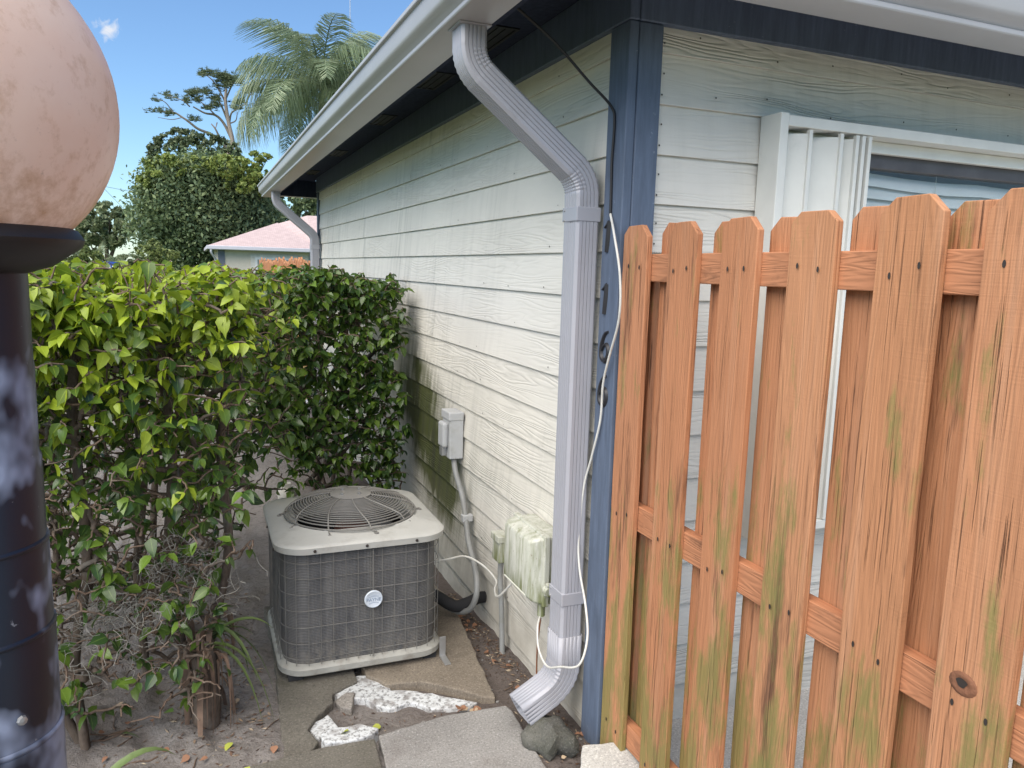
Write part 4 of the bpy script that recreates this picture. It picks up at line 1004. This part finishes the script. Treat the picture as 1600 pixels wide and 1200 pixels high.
# strappy, half-dead plant at the shrub's foot
STRAP_G = mat_leaf('strap_leaf_green', (.12, .17, .05), (.05, .085, .04), .5, .45, .15)
STRAP_B = M_plain('strap_leaf_dead', (.19, .125, .09), .85, var=.35, scale=20, bump=.4)
sp_ = thing('strappy_plant', 'half-dead strap-leaved plant with brown hanging leaves at the hedge foot', 'plant', (-1.36, .74, -.15))
rs = np.random.default_rng(5)
def strap(parent, p0, az, L, rise, fall, w, mat, n=9, roll=0.0):
    V = []; m = MB(); d = np.array([math.cos(az), math.sin(az), 0]); s = np.array([-d[1], d[0], 0])
    P = []
    for i in range(n):
        u = i/(n-1); P.append(np.array(p0)+d*L*(u-.25*u*u*fall)+np.array([0, 0, rise*u-fall*L*u*u]))
    for i, p in enumerate(P):
        u = i/(n-1); ww = w*(1-u**3)*(.5+.5*min(1, u*6)); tw = s*math.cos(roll*u)+np.array([0, 0, 1])*math.sin(roll*u)
        V.append([p-tw*ww+np.array([0, 0, ww*.5]), p, p+tw*ww+np.array([0, 0, ww*.5]), p-np.array([0, 0, .0012])])
    m.rings(V, True); return m.build('leaf', mat, parent, smooth=60)
for i in range(9):
    az = rs.uniform(-1.6, .9); strap(sp_, (rs.normal()*.02, rs.normal()*.02, .36+rs.normal()*.04), az, rs.uniform(.22, .40), rs.uniform(.10, .24), rs.uniform(.6, 1.3), rs.uniform(.010, .017), STRAP_G, roll=rs.normal()*.4)
for i in range(30):
    az = rs.uniform(-3.1, 3.1); strap(sp_, (rs.normal()*.045, rs.normal()*.045, .33+rs.normal()*.09), az, rs.uniform(.08, .24), rs.uniform(-.02, .10), rs.uniform(1.6, 3.6), rs.uniform(.007, .016), STRAP_B, roll=rs.normal()*1.4)
m = MB(); m.tube(smooth_path([(0, 0, -.02), (.01, .005, .15), (0, 0, .36)], 4), [.055]*4+[.05]*4+[.035], 10); m.build('stem', BARK, sp_, smooth=60)
sp2 = thing('strappy_plant', 'green strap-leaved plant by the base of lamp post', 'plant', (-1.76, .30, -.14))
for i, (az, L) in enumerate([(-.3, .45), (-.7, .42), (.3, .4), (-1.5, .3), (2.2, .3)]): strap(sp2, (0, 0, .02), az, L, .42, .85, .022, STRAP_G)
# spanish moss clump caught in the twigs
ms = MB(); rs = np.random.default_rng(9)
for i in range(150):
    c = np.array([rs.normal()*.085, rs.normal()*.05, rs.normal()*.085]); p = [c]
    d = rs.normal(size=3)
    for j in range(6): d = d*.6+rs.normal(size=3)*.7; p.append(p[-1]+d/np.linalg.norm(d)*.024)
    ms.tube(p, .0010, 3, False)
MOSSG = M_plain('ball_moss', (.20, .195, .175), .9, var=.2)
o = ms.build('air_plant', MOSSG); o.location = (-1.42, .62, .52); tag(o, 'grey tangled ball of air moss hanging in the bare hedge twigs', 'air plant')
o2 = o.copy(); COL.objects.link(o2); o2.location = (-1.66, .60, .40); o2.rotation_euler = (1, 2, .5); tag(o2, 'grey tuft of air moss lower in twigs towards the lamp post', 'air plant')
# ------------------------------------------------------------------ background
def atpx(u, v, d):
    """a point on the ray of a picture position, d metres away on the ground plan (used once to read off real places)"""
    r = fw+rt2*((u-800)/1204.65)-up2*((v-600)/1204.65); k = d/math.hypot(r.x, r.y); return CAM+r*k
def mat_foliage(name, a, b, c3, tr=.25, rough=.55):
    t = T(name); r = t.n('NewGeometry').outputs['Random Per Island']
    c = t.ramp(r, [(0, a), (.55, b), (1, c3)])
    return t.out(c, rough, None, spec=.4, transl=(tr, t.mix(.5, c, c3)))
def leafcloud(name, lobes, size, mat, parent, seed, base, aspect=.5, inner=.75):
    rs = np.random.default_rng(seed); P = []; N = []
    for (x, y, z, rx, ry, rz, n) in lobes:
        d = rs.normal(size=(n, 3)); d /= np.linalg.norm(d, axis=1)[:, None]
        # uneven surface: radius modulated by low waves, some leaves inside
        k = 1+.16*np.sin(5*d[:, 0]+x*3)*np.cos(4*d[:, 2]+y)+.10*np.sin(9*d[:, 1]+7*d[:, 2]+x); k *= inner+(1.06-inner)*rs.random(n)**.6
        P.append(np.array([x, y, z])+d*k[:, None]*np.array([rx, ry, rz])); N.append(d)
    P = np.concatenate(P); N = np.concatenate(N); n = len(P)
    # sub-clumping: pull leaves towards random centres
    nc = max(8, n//110); C_ = P[rs.integers(0, n, nc)]; idx = rs.integers(0, nc, n)
    near = np.array([np.argmin(((C_-p)**2).sum(1)) for p in P]) if n*nc < 6e6 else idx
    P = P+(C_[near]-P)*(.30+.35*rs.random(n))[:, None]
    nr = N*.7+rs.normal(size=(n, 3))*.75; nr /= np.linalg.norm(nr, axis=1)[:, None]
    a = np.cross(nr, rs.normal(size=(n, 3))); a /= np.linalg.norm(a, axis=1)[:, None]; b = np.cross(nr, a)
    s = size*rs.uniform(.6, 1.3, n)[:, None]
    V = np.stack([P-a*s, P-b*s*aspect+nr*s*.12, P+a*s, P+b*s*aspect+nr*s*.12], 1)-np.array(base)
    F = np.arange(n*4).reshape(-1, 4)
    return tag(npmesh(name, V.reshape(-1, 3), F, mat, parent), kind='stuff')
def tree(name, label, base, lobes, size, mat, seed, trunk=.2, group=None, cat='tree', aspect=.5):
    root = thing(name, label, cat, base, 0, group); b = Vector(base)
    leafcloud('crown', lobes, size, mat, root, seed, base, aspect)
    m = MB(); top = max(lobes, key=lambda q: q[2])
    m.tube(smooth_path([(0, 0, -.3), (.1, 0, (top[2]-b.z)*.35), (0, .1, (top[2]-b.z)*.8)], 4), [trunk*(1.1-.08*i) for i in range(9)], 8)
    m.build('trunk', BARK, root, smooth=60)
    m = MB()
    for q in lobes[:8]: m.tube(smooth_path([(0, 0, (top[2]-b.z)*.25), ((q[0]-b.x)*.5, (q[1]-b.y)*.5, (q[2]-b.z)*.6), (q[0]-b.x, q[1]-b.y, q[2]-b.z)], 3), [trunk*.5, trunk*.45, trunk*.4, trunk*.35, trunk*.3, trunk*.2, trunk*.1], 6)
    m.build('limb', BARK, root, smooth=60); return root
FOL1 = mat_foliage('broadleaf_dark', (.07, .12, .065), (.14, .205, .105), (.25, .31, .14))
FOL1B = mat_foliage('broadleaf_lit_top', (.12, .18, .05), (.22, .29, .07), (.34, .38, .11))  # lighter leaf colour stands in for light on the crown top
FOL2 = mat_foliage('grey_green', (.10, .145, .075), (.17, .215, .11), (.26, .30, .16))
FOL3 = mat_foliage('bush_light', (.10, .14, .05), (.18, .23, .075), (.27, .31, .11))
NEED = mat_foliage('pine_needles', (.055, .085, .045), (.10, .14, .065), (.17, .20, .10))
def lobes_px(spec, d, dep, n):
    L = []; 
    for (u, v, ru, rv) in spec:
        p = atpx(u, v, d); k = d/1204.65*1.0
        L.append((p.x, p.y+random.uniform(-dep, dep), p.z, ru*k, max(ru, rv)*k, rv*k, int(n*ru*rv/1000)))
    return L
def gz0(x, y): return -.2
# big round-headed tree
L = lobes_px([(300, 330, 85, 75), (245, 310, 45, 50), (235, 355, 40, 55), (285, 275, 48, 36), (345, 280, 55, 40), (390, 300, 45, 45), (400, 350, 50, 60), (330, 375, 80, 50), (260, 390, 55, 40), (420, 330, 40, 50)]+[(random.gauss(318, 62), random.gauss(312, 38), random.uniform(9, 20), random.uniform(8, 17)) for _ in range(46)], 50, 1.8, 2600)
b = atpx(315, 400, 50); tree('broadleaf_tree', 'big round-headed dark green tree behind the neighbouring pink-roofed house', (b.x, b.y, -.2), L, .13, FOL1, 21, .25)
L = lobes_px([(262, 258, 26, 14), (310, 255, 30, 12), (355, 262, 26, 16), (395, 275, 24, 14), (420, 290, 22, 16), (225, 285, 14, 14)]+[(random.uniform(225, 425), random.uniform(242, 300), random.uniform(5, 12), random.uniform(5, 10)) for _ in range(26)], 47.6, 1.0, 3600)  # added clumps, the lit top of the round-headed tree put into leaf colour
b = atpx(330, 400, 53); tree('broadleaf_tree', 'added leaf clumps painted yellow-green as the lit top of the dark tree', (b.x, b.y, -.2), L, .11, FOL1B, 22, .15)
L = lobes_px([(262, 235, 24, 24), (285, 215, 16, 14), (310, 232, 30, 20), (345, 240, 30, 22), (255, 250, 20, 20), (320, 215, 14, 10), (245, 215, 9, 8), (275, 203, 8, 7), (300, 205, 9, 6), (340, 222, 10, 8), (365, 235, 12, 9), (240, 232, 10, 8)], 66, 1.5, 2600)
b = atpx(300, 400, 66); tree('broadleaf_tree', 'ragged dark tree rising behind the round-headed tree', (b.x, b.y, -.2), L, .15, NEED, 23, .2)
L = lobes_px([(150, 350, 26, 26), (175, 345, 22, 24), (190, 365, 20, 26), (135, 370, 22, 24), (165, 335, 14, 12), (192, 335, 14, 10), (105, 365, 30, 30), (40, 370, 50, 34)], 62, 2, 2000)
b = atpx(165, 400, 62); tree('broadleaf_tree', 'low hazy green tree line behind the palmetto clump', (b.x, b.y, -.2), L, .19, FOL2, 24, .2)
# shrubs
L = lobes_px([(122, 402, 32, 17), (140, 408, 16, 15), (95, 410, 26, 18)], 28, .3, 6500)
b = atpx(120, 425, 28); tree('rounded_shrub', 'rounded yellow-green shrub beyond the hedge next to the palmetto', (b.x, b.y, -.2), L, .06, FOL3, 25, .04, cat='shrub')
L = lobes_px([(185, 408, 14, 9), (200, 407, 16, 9), (218, 408, 10, 8)], 33, .3, 7000)
b = atpx(200, 425, 33); tree('clipped_shrub', 'low clipped grey-green shrub in front of the dark tree', (b.x, b.y, -.2), L, .06, FOL2, 26, .04, cat='shrub')
L = lobes_px([(235, 398, 20, 16), (262, 402, 18, 12), (240, 385, 10, 12)], 40, .4, 5000)
b = atpx(245, 425, 40); tree('leafy_shrub', 'bright leafy shrub at the foot of the dark tree', (b.x, b.y, -.2), L, .08, FOL3, 27, .04, cat='shrub')
# more trees beyond the frame edge of the garden (continue the tree line)
L = lobes_px([(470, 330, 60, 40), (520, 300, 60, 50), (440, 345, 30, 30)], 58, 2, 1500)
b = atpx(480, 400, 58); tree('broadleaf_tree', 'green tree behind the house seen under its eave', (b.x, b.y, -.2), L, .2, FOL1, 28, .2)

# palmetto: fans
pal = atpx(165, 418, 31); pm = thing('palmetto', 'spiky fan palmetto clump beyond the hedge', 'palmetto', (pal.x, pal.y, -.2)); rs = np.random.default_rng(31)
for i in range(26):
    m = MB(); c = np.array([rs.uniform(-.9, .9), rs.uniform(-.5, .5), rs.uniform(.8, 2.1)]); az = rs.uniform(0, 6.28); el = rs.uniform(.1, 1.2)
    d = np.array([math.cos(az)*math.cos(el), math.sin(az)*math.cos(el), math.sin(el)]); s = np.cross(d, [0, 0, 1]); s /= np.linalg.norm(s); R_ = rs.uniform(.4, .65)
    for k in range(15):
        a = -1.3+2.6*k/14; q = d*math.cos(a)+s*math.sin(a); n_ = np.cross(q, np.cross(d, s)); e = c+q*R_*(1-.15*abs(a))-np.array([0, 0, .1*abs(a)])
        m.add([c, c+q*R_*.5+n_*.022, e, c+q*R_*.5-n_*.022], [(0, 1, 2, 3)])
    m.tube([(c[0]*.3, c[1]*.3, 0), tuple(c)], .012, 4); m.build('fan', FOL2, pm)

# tall sparse pine: skeleton and needle tufts
Z = lambda X, Y, dd=0: atpx(230+X/6, 60+Y/6, 75+dd)
PB = atpx(361, 408, 75); pine = thing('pine_tree', 'tall sparse flat-topped pine with bare pale limbs against the sky', 'tree', (PB.x, PB.y, -.2)); PBv = Vector((PB.x, PB.y, -.2))
limbs = [([(790, 2100), (785, 1500), (790, 1060), (800, 960), (765, 800), (735, 600), (740, 470)], .30), ([(780, 1120), (700, 970), (600, 900), (480, 850), (400, 790), (330, 740), (240, 690), (120, 690)], .16),
         ([(760, 1060), (690, 950), (640, 850), (600, 800)], .12), ([(800, 960), (720, 800), (640, 720), (540, 700), (430, 640)], .15), ([(765, 800), (700, 640), (655, 560)], .12), ([(770, 790), (790, 700), (850, 660), (930, 610)], .10),
         ([(735, 600), (660, 460), (600, 380), (530, 330)], .08), ([(740, 560), (790, 450), (830, 390)], .08), ([(765, 800), (830, 770), (845, 690)], .07), ([(400, 640), (330, 580), (200, 540)], .06), ([(640, 720), (560, 640), (480, 580)], .07), ([(240, 690), (170, 600), (80, 560)], .05), ([(330, 740), (230, 760), (100, 740)], .05), ([(930, 610), (960, 540), (1000, 490)], .06), ([(655, 790), (640, 850)], .06)]
for pts, r_ in limbs:
    rr = random.Random(len(pts)*7); dd = rr.uniform(-1, 1); P_ = [Z(x, y, dd*min(1, i*.5))-PBv for i, (x, y) in enumerate(pts)]; P_ = smooth_path(P_, 4); n = len(P_)
    m = MB(); m.tube(P_, [r_*(1-.65*i/n) for i in range(n)], 6); m.build('trunk' if r_ == .30 else 'limb', M_plain('pine_bark', (.30, .25, .21), .9) if r_ == .30 else bpy.data.materials['pine_bark'], pine, smooth=60)
rs = np.random.default_rng(33); T_ = []
for (X, Y, n) in [(520, 330, 40), (580, 320, 40), (640, 350, 30), (720, 350, 60), (790, 370, 60), (850, 410, 40), (440, 500, 50), (550, 500, 45), (480, 570, 40), (370, 580, 35), (400, 520, 30), (640, 560, 60), (640, 630, 50), (860, 600, 50), (830, 650, 40), (660, 450, 25), (740, 440, 40), (180, 530, 25), (200, 700, 30), (110, 670, 18), (440, 760, 30), (950, 480, 50), (1010, 480, 45), (560, 650, 25), (90, 570, 14), (40, 690, 10), (260, 560, 14), (760, 420, 40), (700, 390, 40)]:
    for k in range(int(n*.9)):
        T_.append(Z(X+rs.normal()*28, Y+rs.normal()*17, rs.normal()*.9))
V = []; nn = 0
for p in T_:
    for k in range(16):
        d = rs.normal(size=3); d[2] = abs(d[2])*.6+d[2]*.4; d /= np.linalg.norm(d); s = np.cross(d, rs.normal(size=3)); s /= np.linalg.norm(s); q = np.array(p-PBv); L_ = rs.uniform(.16, .30)
        V += [q-s*.02, q+s*.02, q+d*L_+s*.012, q+d*L_-s*.012]; nn += 1
tag(npmesh('crown', np.array(V), np.arange(nn*4).reshape(-1, 4), NEED, pine), kind='stuff')

# queen palm
PC = atpx(503, 150, 30); palm = thing('palm_tree', 'feathery queen palm with drooping fronds rising behind the eave', 'tree', (PC.x, PC.y, -.2))
PALM = mat_foliage('palm_leaflet', (.13, .19, .11), (.22, .29, .17), (.35, .41, .27), .3, .4)
hz = PC.z+.2
m = MB(); m.tube([(0, 0, -.2), (.05, 0, hz*.5), (0, 0, hz-.2)], [.17, .15, .13], 12); m.build('trunk', BARK, palm, smooth=60)
def frond_mesh(seed):
    rs = np.random.default_rng(seed); V = []; F = []; L = 3.1
    P = []
    for i in range(41):
        u = i/40; P.append(np.array([L*u*(1-.22*u*u), 0, 1.15*u-1.75*u**2.3]))
    P = np.array(P)
    for i in range(3, 41):
        t = P[min(i+1, 40)]-P[i-1]; t /= np.linalg.norm(t); u = i/40; ln = .80*math.sin(math.pi*min(1, .12+u*.86))**.7+.12
        for s in (-1, 1):
            for rep in range(3):
                a = rs.uniform(.75, 1.2); sd = np.array([t[0]*math.cos(a), s*math.sin(a), t[2]*math.cos(a)+rs.uniform(-.2, .3)]); sd /= np.linalg.norm(sd)
                k = len(V); w = .010; q = P[i]+rs.normal(size=3)*.012
                m1 = q+sd*ln*.45+np.array([0, 0, -.06]); e = q+sd*ln*.66+np.array([0, 0, -.75*ln*rs.uniform(.6, 1.5)])
                wv = np.array([t[0], 0, t[2]])*w
                V += [q-wv, q+wv, m1+wv*1.1, m1-wv*1.1, e+wv*.3, e-wv*.3]; F += [(k, k+1, k+2, k+3), (k+3, k+2, k+4, k+5)]
    for i in range(40):
        k = len(V); r_ = .028*(1-.8*i/40); r2 = .028*(1-.8*(i+1)/40)
        V += [P[i]+np.array([0, -r_, 0]), P[i]+np.array([0, 0, r_]), P[i]+np.array([0, r_, 0]), P[i+1]+np.array([0, -r2, 0]), P[i+1]+np.array([0, 0, r2]), P[i+1]+np.array([0, r2, 0])]
        F += [(k, k+1, k+4, k+3), (k+1, k+2, k+5, k+4), (k+2, k, k+3, k+5)]
    me = bpy.data.meshes.new('frond'); me.from_pydata([tuple(v) for v in V], [], F); me.update(); me.materials.append(PALM); return me
FM = [frond_mesh(s) for s in (1, 2, 3)]; rs = np.random.default_rng(41)
for i in range(28):
    az = i*2.39996+rs.normal()*.15; lift = -math.radians(62)*(1-i/28)**1.1+math.radians(22)*(i/28)+rs.normal()*.06; s = rs.uniform(1.15, 1.45)
    piece('frond', FM[i % 3], palm, Matrix.Translation((0, 0, hz-.25+.3*(1-i/28)))@Matrix.Rotation(az, 4, 'Z')@Matrix.Rotation(lift, 4, 'Y')@Matrix.Scale(s, 4))

# neighbouring house
NH = atpx(325, 385, 38); nx, ny = NH.x, NH.y
nb = thing('neighbour_house', 'neighbouring cream house with pink shingle hip roof and lavender eave', 'house', (nx, ny, -.2)); hz_ = 2.62
def nbp(name, mb, mat, par=None, **k): return mb.build(name, mat, par or nb, **k)
NW = M_plain('neighbour_cream', (.60, .55, .48), .8, var=.05); NR = T('pink_shingles'); v = NR.coord(); x, y, z = NR.sep(v)
bn = NR.n('TexBrick', None, {'Vector': NR.comb(x, NR.math('MULTIPLY', z, 3.0), 0.0), 'Color1': (.44, .345, .34, 1), 'Color2': (.53, .42, .415, 1), 'Mortar': (.34, .26, .26, 1), 'Scale': 2.6, 'Mortar Size': .02}).outputs[0]
NR = NR.out(bn, .9); NE = M_plain('lavender_eave', (.55, .55, .62), .5, var=.04); NT = M_plain('trim_blue_grey', (.15, .17, .22), .6)
m = MB(); m.box((.45, .5, 0), (4.5, 9, hz_)); m.box((4.5, 3, 0), (14, 9, hz_)); nbp('wall', m, NW)
m = MB(); ap = (3.35, 3.2, hz_+1.30)
m.add([(0, 0, hz_), (4.95, 0, hz_), ap, (0, 9.4, hz_), (3.35, 6.0, hz_+1.30), (14.4, 9.4, hz_), (14.4, 2.6, hz_), (5.2, 6.0, hz_+1.9), (11, 6.0, hz_+1.9), (4.95, 2.6, hz_)],
      [(0, 1, 2), (0, 2, 4, 3), (1, 9, 7, 4, 2), (9, 6, 8, 7), (6, 5, 8), (3, 4, 7, 8, 5)]); nbp('roof', m, NR)
m = MB(); m.box((-.06, -.09, hz_-.17), (5.0, .02, hz_+.0)); m.box((-.06, .02, hz_-.168), (.03, 9.4, hz_-.002)); nbp('gutter', m, NE, bevel=.02)
m = MB(); m.box((.02, .0, hz_-.19), (4.93, .52, hz_-.171)); nbp('soffit', m, NE)
m = MB(); m.box((.43, .47, 0), (.72, .5, hz_-.19)); nbp('corner_board', m, NT)
m = MB(); m.box((1.85, .44, .9), (4.0, .499, 2.28)); w_ = nbp('window', m, M_plain('win_trim_pale', (.62, .6, .57), .5))
m = MB(); m.box((2.05, .42, 1.0), (3.8, .438, 2.15)); nbp('frame', m, M_plain('win_frame_white', (.72, .73, .75), .4), w_)
m = MB(); m.box((2.15, .405, 1.08), (3.7, .418, 2.05)); nbp('pane', m, M_plain('win_pane', (.20, .26, .26), .08, spec=.8), w_)
m = MB(); m.tube(smooth_path([(.12, -.03, hz_-.17), (.14, .02, hz_-.35), (.40, .42, hz_-.75), (.42, .44, hz_-.95), (.42, .44, .1)], 4), .05, 6); nbp('downspout', m, NE, smooth=60)

# matching fence behind the house, sunlit
bf = thing('wooden_fence', 'sunlit orange picket fence running back from the far end of the house', 'fence', (0.02, 8.2, -.2))
for i in range(30):
    y = i*.265; h = 1.93+random.uniform(-.04, .05)
    for x_, dy in ((0, 0), (.06, .13)):
        m = MB(); w = .142; m.prism([(0, 0), (0, h-.035), (.03, h), (w-.03, h), (w, h-.035), (w, 0)], 0, .018, lambda a, b, z: (z, a, b)); o = m.build('picket', FENCE, bf); o.location = (x_, y+dy, random.uniform(-.02, .02))
for z in (.3, 1.0, 1.65): m = MB(); m.box((.0185, 0, z), (.0585, 8, z+.09)); m.build('rail', RAIL, bf)
# small blue sign
bs = atpx(168, 413, 24); sg = thing('yard_sign', 'small blue yard sign with white lettering beyond the hedge', 'sign', (bs.x, bs.y, -.2))
m = MB(); m.box((-.24, -.01, 1.35), (.24, .01, 1.80)); pn = m.build('panel', M_plain('sign_blue', (.02, .08, .42), .5), sg)
for i, (x_, w) in enumerate([(-.17, .03), (-.10, .03), (-.03, .03), (.04, .03), (.11, .03)]): m = MB(); m.box((x_, -.014, 1.62), (x_+w, -.0105, 1.70)); m.build('lettering', M_plain('sign_white', (.7, .7, .7), .5) if i == 0 else bpy.data.materials['sign_white'], pn)
for x_ in (-.2, .2): m = MB(); m.tube([(x_, .0, 0), (x_, .0, 1.36)], .012, 6); m.build('leg', STEEL, sg)
# overhead wires and a far mast
def wire(a, b, sag, label):
    a = Vector(a); b = Vector(b); m = MB(); m.tube([(b-a)*(i/12)-Vector((0, 0, sag*4*(i/12)*(1-i/12))) for i in range(13)], .012, 4); o = m.build('overhead_wire', BLACKP); o.location = a; tag(o, label, 'wire')
wire(atpx(-200, 205, 48), atpx(330, 318, 80), .4, 'thin overhead utility wire crossing the sky behind the lamp globe')
wire(atpx(120, 250, 45), atpx(240, 370, 70), .1, 'thin overhead utility wire sloping down towards the dark tree')
ma = atpx(548, 410, 60); m = MB(); m.tube([(0, 0, 0), (0, 0, 26)], [.03, .02], 6); o = m.build('antenna_mast', M_plain('mast_grey', (.5, .5, .5), .5)); o.location = (ma.x, ma.y, -.2); tag(o, 'thin pale mast rising above the queen palm', 'mast')
# ------------------------------------------------------------------ litter
rs = np.random.default_rng(77)
FL = {'yellow': M_plain('fallen_leaf_yellow', (.33, .36, .06), .6, var=.3, scale=60), 'brown': M_plain('fallen_leaf_brown', (.26, .13, .075), .75, var=.35, scale=60), 'red': M_plain('fallen_leaf_red', (.36, .12, .05), .6, var=.3, scale=60), 'tan': M_plain('fallen_leaf_tan', (.40, .30, .20), .75, var=.3, scale=60)}
FM_ = {k: leaf_mesh(m_) for k, m_ in FL.items()}
LABL = {'yellow': 'fallen yellow-green leaf on the ground', 'brown': 'fallen curled brown leaf on the ground', 'red': 'fallen reddish orange leaf on the soil by the pad', 'tan': 'fallen pale tan leaf on the ground'}
def where(x, y): return 'beside the boulder and corner board' if y < .13 and x > -.3 else 'on earth along the siding' if x > -.3 else 'in the broken pad and pavers' if x > -1.1 and y < .85 else 'on trampled sand under the hedge'
def fallen(kind, x, y, z, s=.045):
    o = bpy.data.objects.new('fallen_leaf', FM_[kind]); COL.objects.link(o); o.location = (x, y, z+.012)
    o.rotation_euler = (rs.normal()*.25, rs.normal()*.25, rs.uniform(0, 6.28)); o.scale = (s*1.2, s, s); tag(o, LABL[kind].replace('on the ground', where(x, y)), 'leaf', 'fallen leaves'); return o
def gz(x, y): return float(gh(np.array(x), np.array(y)))
for x, y in [(-.72, .45), (-1.22, .33), (-1.27, .52), (-1.05, .95), (-1.5, .35), (-.86, .38)]: fallen('yellow', x, y, gz(x, y) if (x, y) != (-.86, .38) else -.082)
fallen('red', -.205, .70, gz(-.205, .70), .05)
for i in range(26):
    x, y = rs.uniform(-.32, -.06), rs.uniform(.35, 1.5); 
    if x < -.12-.11*(1.47-y)/1.0+.02: x = rs.uniform(-.12, -.04)
    fallen('brown', x, y, gz(x, y), rs.uniform(.018, .038))
for x, y in [(-.34, .44), (-.37, .43), (-.31, .43), (-.40, .45), (-.36, .46)]: fallen(['brown', 'tan'][int(rs.integers(2))], x, y, gz(x, y)+.01, .045)
for i in range(26):
    x, y = rs.uniform(-1.75, -1.12), rs.uniform(.3, 1.6); fallen(['brown', 'tan'][int(rs.integers(2))], x, y, gz(x, y), rs.uniform(.02, .04))
for i in range(14):
    x, y = rs.uniform(-.20, .0), rs.uniform(-.16, .12); fallen(['brown', 'tan'][int(rs.integers(2))], x, y, gz(x, y), rs.uniform(.02, .035))
for i in range(46):
    if i < 26: x, y = rs.uniform(-1.8, -1.12), rs.uniform(.25, 2.0)
    elif i < 34: x, y = rs.uniform(-.18, -.02), rs.uniform(-.15, .12)
    else: x, y = rs.uniform(-.16, -.04), rs.uniform(.3, 1.3)
    L_ = rs.uniform(.05, .22) if i < 26 else rs.uniform(.03, .1); a = rs.uniform(0, 6.28); P_ = []
    for k in range(5):
        px_, py_ = x+L_*k/4*math.cos(a)+rs.normal()*.01, y+L_*k/4*math.sin(a)+rs.normal()*.01; P_.append((px_-x, py_-y, gz(px_, py_)-gz(x, y)+.004))
    m = MB(); m.tube(smooth_path(P_, 3), rs.uniform(.0012, .0035), 5); o = m.build('fallen_twig', TWIG, smooth=60); o.location = (x, y, gz(x, y)); tag(o, 'thin fallen twig lying '+where(x, y), 'twig', 'fallen twigs')
peb = [rockmesh('pebble', (1, .8, .6), 50+i, CONC_LIGHT, 0) for i in range(1)]
p0 = peb[0]; p0.scale = (.008,)*3; p0.location = (-1.15, .8, gz(-1.15, .8)); tag(p0, 'tiny pale pebble '+where(-1.15, .8), 'pebble', 'pebbles')
for i in range(40):
    o = p0.copy(); COL.objects.link(o); x, y = (rs.uniform(-1.6, -1.1), rs.uniform(.3, 2.2)) if i < 24 else (rs.uniform(-.9, -.1), rs.uniform(.3, .6)) if i < 32 else (rs.uniform(-.16, -.03), rs.uniform(-.1, 1.2))
    o['label'] = 'tiny pale pebble '+where(x, y)
    s = rs.uniform(.003, .011); o.scale = (s, s, s); o.location = (x, y, gz(x, y)+s*.3); o.rotation_euler = (0, 0, rs.uniform(0, 6))

# matted fine litter, too small and too many to count
def litter(n, area, cols, lab, seed, size):
    rs = np.random.default_rng(seed); V = []; 
    P = np.array([area(rs) for _ in range(n)]); z = gh(P[:, 0], P[:, 1])
    a = rs.uniform(0, 6.28, n); L_ = size*rs.uniform(.4, 1.6, n); w = L_*rs.uniform(.08, .35, n)
    dx, dy = np.cos(a), np.sin(a); t1 = rs.normal(size=n)*.25
    V = np.stack([np.stack([P[:, 0]-dx*L_, P[:, 1]-dy*L_, z+.003-t1*L_*.3], 1), np.stack([P[:, 0]+dy*w, P[:, 1]-dx*w, z+.006], 1), np.stack([P[:, 0]+dx*L_, P[:, 1]+dy*L_, z+.004+np.abs(t1)*L_], 1), np.stack([P[:, 0]-dy*w, P[:, 1]+dx*w, z+.003], 1)], 1)
    t = T('litter_flakes_%d' % seed); r = t.n('NewGeometry').outputs['Random Per Island']; m_ = t.out(t.ramp(r, cols), .85, spec=.2)
    o = npmesh('leaf_litter', V.reshape(-1, 3), np.arange(n*4).reshape(-1, 4), m_); tag(o, lab, 'litter', kind='stuff'); return o
CL = [(0, (.05, .03, .022)), (.4, (.14, .085, .06)), (.75, (.26, .19, .13)), (1, (.42, .36, .27))]
litter(900, lambda r: (-1.12-abs(r.normal())*.32, r.uniform(.1, 2.2)), CL, 'fine brown leaf litter scattered over the sand under the hedge', 1, .011)
litter(900, lambda r: (-.02-abs(r.normal())*.075, r.uniform(-.1, 1.7)), CL, 'dark mulch and leaf bits along the foot of the siding', 2, .009)
litter(220, lambda r: (r.uniform(-.95, -.3), r.uniform(.36, .72)), CL, 'bits of leaf and grit in the hole of the broken pad', 3, .007)
